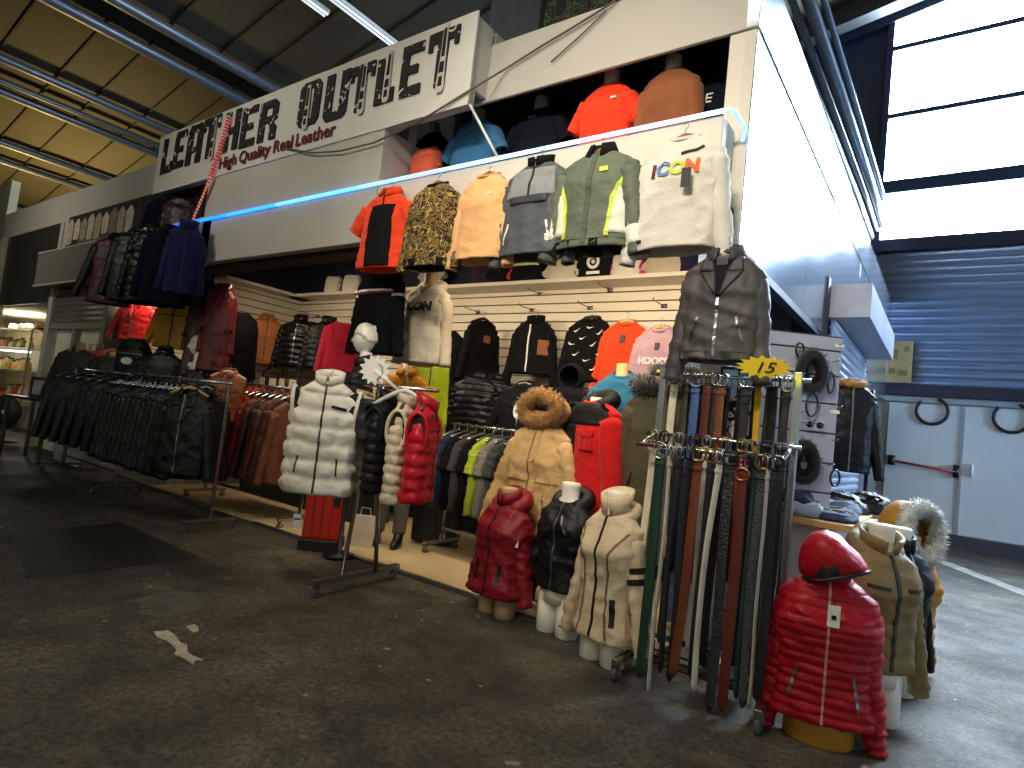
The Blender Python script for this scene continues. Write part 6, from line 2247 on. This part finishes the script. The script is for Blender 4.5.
# ------------------------------------------------------------------ table of folded jeans
TZ = .90
tx0, tx1, ty0, ty1 = -1.34, -.50, 4.47, 6.15
tb = empty('display_table', 'pale wood table with folded jeans beside the display board', 'table', ((tx0 + tx1) / 2, (ty0 + ty1) / 2, 0))
hx, hy = (tx1 - tx0) / 2, (ty1 - ty0) / 2
MB().span((-hx, -hy, TZ - .045), (hx, hy, TZ)).build('top', PALEWOOD, tb, smooth=False, bevel=.004)
MB().span((-hx + .02, -hy + .1, 0), (hx - .16, -hy + .14, TZ - .045)).build('side_panel', mat('grey white panel', '#b3b3b6', rough=.6), tb, smooth=False)
MB().span((hx - .2, -hy + .14, 0), (hx - .16, hy - .1, TZ - .045)).build('side_panel', mat('grey white panel', ''), tb, smooth=False)
DEN = ['#4a5f7c', '#2b3a52', '#8fa0b4', '#3a4a66', '#c3c8cf', '#222a3a', '#566c8a', '#1a1f2b', '#7388a2', '#30405c', '#98a6b6', '#242c3e']


def folded(label, x, y, z, lx, ly, h, rz, m, seed):
    rg = []
    for i in range(9):
        t = i / 8
        k = .82 + .2 * math.sin(PI * min(1, t * 1.15 + .05)) ** .5
        ring = []
        for j in range(36):
            a = 2 * PI * j / 36
            e = 2 / 3.6
            X = lx * k * math.copysign(abs(math.cos(a)) ** e, math.cos(a))
            Yy = ly * k * math.copysign(abs(math.sin(a)) ** e, math.sin(a))
            nn = noise.noise(Vector((X * 14, Yy * 14, seed)))
            ring.append(Vector((X * (1 + .09 * nn), Yy * (1 + .09 * noise.noise(Vector((X * 11, Yy * 11, seed + 9)))), h * t + (t > .3) * .022 * nn)))
        rg.append(ring)
    # crumpled top
    top = rg[-1]
    c = sum(top, Vector()) / len(top)
    for f in (.75, .5, .25, .05):
        rg.append([c + (p_ - c) * f + Vector((0, 0, .030 * noise.noise(Vector((p_.x * f * 17, p_.y * f * 17, seed + 3))))) for p_ in top])
    r_ = empty('folded_jeans', label, 'jeans', (x, y, z), rz, 'folded jeans on the table')
    MB().loft(rg).build('denim', m, r_)
    MB().tube([Vector((lx * .8 * math.cos(a), ly * .8 * math.sin(a), h + .012 + .012 * noise.noise(Vector((a * 3, seed, 0))))) for a in [PI * .1 + i * PI * .8 / 12 for i in range(13)]], .006, 6).build('waistband_seam', cloth('#8a7a58'), r_)
    return r_


lab_pos = ['at the front left corner', 'at the front edge, left of centre', 'at the front edge in the middle', 'at the front right corner', 'in the second row, left', 'in the second row, middle', 'in the second row, right', 'in the third row, left', 'in the third row, right', 'at the back, left', 'at the back, right', 'on top of the front pile']
k = 0
for (x, y) in ((-1.2, 4.65), (-1.02, 4.63), (-.82, 4.64), (-.62, 4.66), (-1.15, 4.95), (-.9, 4.94), (-.65, 4.97), (-1.05, 5.3), (-.68, 5.32), (-1.05, 5.7), (-.7, 5.72), (-.9, 4.72)):
    cn = ['mid blue', 'dark blue', 'light blue', 'indigo', 'washed white', 'blue-black', 'steel blue', 'black', 'sky blue', 'deep blue', 'pale grey-blue', 'navy'][k]
    folded('%s folded jeans %s of the table' % (cn, lab_pos[k]), x, y, TZ + (.001 if k < 11 else .066), .125, .13, .05 + .02 * (k % 3), random.uniform(-.6, .6), cloth(DEN[k], bscale=90, vscale=14, var=.3), k * 3.7)
    k += 1
# black garments heaped at the table's back end
for i, (px, py, Y, lab) in enumerate(((842, 488, 5.6, 'black leather bag heaped behind the jeans at the table end'), (866, 512, 5.95, 'black padded jacket slumped over the back end of the table'), (806, 492, 5.0, 'black crumpled cap lying under the display board'))):
    n = W(px, py, Y)
    rr = [.2, .22, .13][i]
    MBx = MB()
    rg = []
    for a_ in range(13):
        ph = PI / 2 * a_ / 12
        rg.append([Vector((rr * math.cos(ph) * math.cos(b_), rr * .8 * math.cos(ph) * math.sin(b_), rr * .75 * math.sin(ph))) * (1 + .16 * noise.noise(Vector((math.cos(b_) * 3, math.sin(b_) * 3 + i * 7, ph * 5)))) for b_ in [2 * PI * j / 26 for j in range(26)]])
    MBx.loft(rg)
    r_ = empty(['leather_bag', 'padded_jacket', 'knitted_cap'][i], lab, ['bag', 'jacket', 'hat'][i], (n.x, Y, TZ + .002), .3)
    MBx.build('body', leather('#111114', .4), r_)
    MB().tube([(-rr * .8, 0, rr * .3), (-rr * .4, -rr * .5, rr * .7), (rr * .3, -rr * .5, rr * .62), (rr * .8, -.1 * rr, rr * .25)], .012, 7).build('edge_roll', leather('#1a1a1e', .3), r_)

# black coat with a pale fur collar hung at the side shutter
n = W(852, 384, 6.45)
g = Garment('leather_coat', 'black coat with pale fur collar hanging below the grey shutter housing', 'coat', (n.x, n.y, n.z - .82), .35, nylon('#0d0f16', .45), L=.82, w=.2, slv=.74, ang=10, d=.1)
fur_ring([Vector((.10 * math.cos(a), .07 * math.sin(a), .83 + .02 * math.sin(a))) for a in [2 * PI * i / 20 for i in range(20)]], FUR_TAN, .05, g.root, 220)
g.zipper(m=STEEL)
hanger('hanger under the shutter housing holding the black fur-collared coat', (n.x, n.y, n.z + .09), .35, .16, BLACKM)
q = MB().tube([(0, 0, 0), (0, 0, 2.0)], .018, 8)
tag(q.build('stand_pole', mat('dark pole', '#1a2130', rough=.4, metal=.5), None), 'thin dark upright pole beside the black fur-collared coat', 'pole', loc=(W(866, 480, 6.6).x, 6.6, 0))

# ------------------------------------------------------------------ signs and cables on the far wall
p = W(876, 368, FAR - .12)
r = empty('fire_sign', 'small red and white fire safety sign on the far shutter', 'sign', (p.x, FAR - .23, p.z))
MB().span((-.19, 0, -.15), (.19, .02, .15)).build('board', mat('pale sign', '#d6d3d6', rough=.5, bump=0), r, smooth=False)
MB().span((-.17, -.01, -.12), (.07, .0, .12)).build('red_field', mat('sign red', '#8d1f35', rough=.5, bump=0), r, smooth=False)
m = MB()
m.prism([(-.11, -.07), (.0, -.07), (.015, .0), (-.02, .01), (-.025, .08), (-.05, .085), (-.055, .01), (-.11, -.01)], -.018, -.009)
m.build('hand_symbol', PAPER, r, smooth=False)
p = W(896, 361, FAR - .12)
r = empty('notice_board', 'yellowish wooden notice board on the far shutter beside the fire sign', 'board', (p.x, FAR - .16, p.z))
MB().span((-.26, 0, -.38), (.26, .05, .38)).build('board', mat('notice wood', '#b39a6c', rough=.6, var=.15), r, smooth=False, bevel=.01)
for a in ((.12, .18, .2, .28), (.05, -.28, .2, -.18), (-.15, .03, .03, .22), (-.1, -.25, .0, -.14)):
    MB().span((a[0], -.012, a[1]), (a[2], .0, a[3])).build('note', mat('brown note', '#8a7049', rough=.6), r, smooth=False)
MB().span((-.28, -.005, -.41), (.28, .02, -.38)).build('ledge', mat('notice wood', ''), r, smooth=False)
for px, py, rr, lab in ((932, 411, .24, 'black cable loop hanging over the left white door'), (1012, 418, .25, 'black cable loop hanging over the right white door')):
    p = W(px, py, FAR - .1)
    q = MB().tube([(rr * math.cos(a), 0, rr * math.sin(a)) for a in [math.radians(70 - i * 15.5) for i in range(20)]] + [(rr * .3, 0, rr * 1.6)] * 0, .028, 8)
    tag(q.build('cable_loop', BLACKM, None), lab, 'cable', loc=(p.x, FAR - .1, p.z))

# ------------------------------------------------------------------ neighbour's stall at the far left
NY = 4.35
case = empty('glass_cabinet', 'lit glass cabinet of small goods in the neighbouring stall', 'cabinet', (-16.8, NY, 0), .1)
for z in (.55, 1.25, 1.72, 2.12):
    MB().span((-1.3, -.2, z), (1.15, .25, z + .02)).build('glass_shelf', mat('glass shelf', '#cfd6d0', rough=.1, bump=0), case, smooth=False)
for x in (-1.3, 1.13):
    MB().span((x, -.2, 0), (x + .03, -.17, 2.15)).build('upright', STEEL, case, smooth=False)
MB().span((-1.3, .24, 0), (1.15, .27, 2.15)).build('back_panel', mat('white back', '#ddd8ca', rough=.5), case, smooth=False)
MB().tube([(-1.2, -.12, 1.66), (1.05, -.12, 1.66)], .02, 8).build('light_tube', emis('cabinet tube', '#f2f4ea', 3.0), case)
random.seed(5)
i = 0
for z, hh in ((.57, .4), (1.27, .3), (1.74, .22)):
    for kx in range(9):
        x = -16.8 - 1.1 + kx * .26
        c = random.choice(['#c8a64a', '#8a5a3a', '#d8d3c4', '#b5552c', '#3b3226', '#7d8a5a', '#c9b98c', '#a23a2a'])
        w_, h_ = random.uniform(.07, .11), random.uniform(.5, .95) * hh
        r = empty('boxed_ware', 'small %s ware on the %s glass shelf of the neighbouring stall, %s from the left' % ({'#c8a64a': 'golden', '#8a5a3a': 'brown', '#d8d3c4': 'white', '#b5552c': 'rust', '#3b3226': 'dark', '#7d8a5a': 'green', '#c9b98c': 'beige', '#a23a2a': 'red'}[c], {.57: 'lowest', 1.27: 'middle', 1.74: 'upper'}[z], ORD[kx]), 'ware', (x, NY - .02, z), random.uniform(-.3, .3), 'wares in the glass cabinet')
        MB().lathe([(0, 0), (w_, 0), (w_ * 1.05, h_ * .1), (w_ * .9, h_ * .7), (w_ * .5, h_ * .85), (w_ * .45, h_), (0, h_)], n=14).build('body', mat('ware ' + c, c, rough=.4), r)
        MB().lathe([(0, h_ + .001), (w_ * .55, h_ + .001), (w_ * .5, h_ + .03), (0, h_ + .035)], n=12).build('lid', mat('ware lid', '#3a3028', rough=.4), r)
for px, py, c, lab in ((12, 335, '#8a8274', 'grey felt hat on top of the glass cabinet, left'), (28, 332, '#6f675a', 'dark grey felt hat on top of the glass cabinet, second'), (38, 338, '#c09a60', 'tan straw hat on top of the glass cabinet'), (20, 345, '#4a4238', 'brown felt hat on top of the glass cabinet, front')):
    p = W(px, py, NY)
    r = empty('felt_hat', lab, 'hat', (p.x, NY, 2.141), 0)
    MB().lathe([(0, .0), (.15, 0), (.155, .008), (.10, .012), (.095, .10), (.07, .135), (0, .13)], n=22, ey=.85).build('crown_and_brim', mat('felt ' + c, c, rough=.9), r)
    MB().lathe([(.097, .014), (.102, .014), (.1, .04), (.095, .04)], n=22, ey=.85).build('hat_band', INK, r)
p = W(8, 412, 3.5)
r = empty('standing_fan', 'black round floor fan on a thin stand at the far left edge', 'fan', (p.x, 3.5, 0), .5)
zc = p.z
MB().tube([(.28 * math.cos(a), -.05, zc + .28 * math.sin(a)) for a in [2 * PI * i / 26 for i in range(26)]], .02, 8, loop=True).build('guard_ring', BLACKM, r)
MB().lathe([(0, 0), (.24, 0), (.27, .03), (.24, .09), (0, .1)], (0, -.05, zc), 24, 'y').build('disc', BLACKM, r)
MB().lathe([(0, -.03), (.04, -.03), (.05, 0), (0, .0)], (0, -.055, zc), 16, 'y').build('hub', PAPER, r)
MB().tube([(0, 0, .02), (0, 0, zc)], .018, 8).build('pole', BLACKM, r)
MB().lathe([(0, 0), (.2, 0), (.2, .02), (.03, .04), (0, .04)], n=20).build('base', BLACKM, r)
p = W(30, 392, 3.2)
r = empty('side_table', 'small dark red table carrying a tilted frame at the left of the jacket racks', 'table', (p.x + .5, 3.2, 0), .25)
zt = W(30, 396, 3.2).z
MB().span((-.5, -.22, zt - .04), (.5, .22, zt)).build('top', mat('dark red wood', '#3a1418', rough=.4), r, smooth=False, bevel=.005)
for sx in (-.44, .44):
    for sy in (-.17, .17):
        MB().span((sx - .02, sy - .02, 0), (sx + .02, sy + .02, zt - .04)).build('leg', STEEL, r, smooth=False)
p = W(34, 390, 3.2)
r = empty('tilted_frame', 'dark red picture frame tilted on the small table at the far left', 'frame', (p.x + .35, 3.16, zt + .002), .25)
for a in (((-.22, 0, 0), (.22, .03, .04)), ((-.22, 0, .26), (.22, .03, .30)), ((-.22, 0, .04), (-.18, .03, .26)), ((.18, 0, .04), (.22, .03, .26))):
    MB().span(*a).build('rail', mat('dark red wood', ''), r, smooth=False)
MB().span((-.18, .012, .04), (.18, .02, .26)).build('picture', mat('pale picture', '#b9b3a6', rough=.4), r, smooth=False)
for i, (px, lab) in enumerate(((84, 'pink handbag on the ledge by the white wall, left'), (91, 'pink handbag on the ledge by the white wall, middle'), (98, 'pink handbag on the ledge by the white wall, right'))):
    p = W(px, 366, 3.6)
    r = empty('handbag', lab, 'bag', (p.x, 3.6, 1.52), .3)
    MB().loft([[Vector((a * math.cos(t), b_ * math.sin(t), z)) for t in [2 * PI * j / 16 for j in range(16)]] for z, a, b_ in ((0, .1, .04), (.03, .11, .05), (.14, .09, .04), (.16, .08, .03))]).build('body', leather('#b03a52', .4), r)
    MB().tube([(-.06, 0, .15), (-.04, 0, .26), (.04, 0, .26), (.06, 0, .15)], .007, 6).build('handle', leather('#b03a52', .4), r)
tag(MB().span((-.6, -.12, 0), (.5, .12, 1.52)).build('counter', mat('grey white panel', ''), None, smooth=False, bevel=.01), 'pale counter carrying the pink handbags by the white wall', 'counter', loc=(W(91, 366, 3.6).x, 3.62, 0))
yl = MB().span((0, 0, 0), (2.2, .5, .012)).build('floor_mat', mat('yellow mat', '#c9a52c', rough=.7), None, smooth=False)
tag(yl, 'yellow strip of matting on the floor at the far left stall', 'mat', loc=(-16.4, 3.0, 0.001))
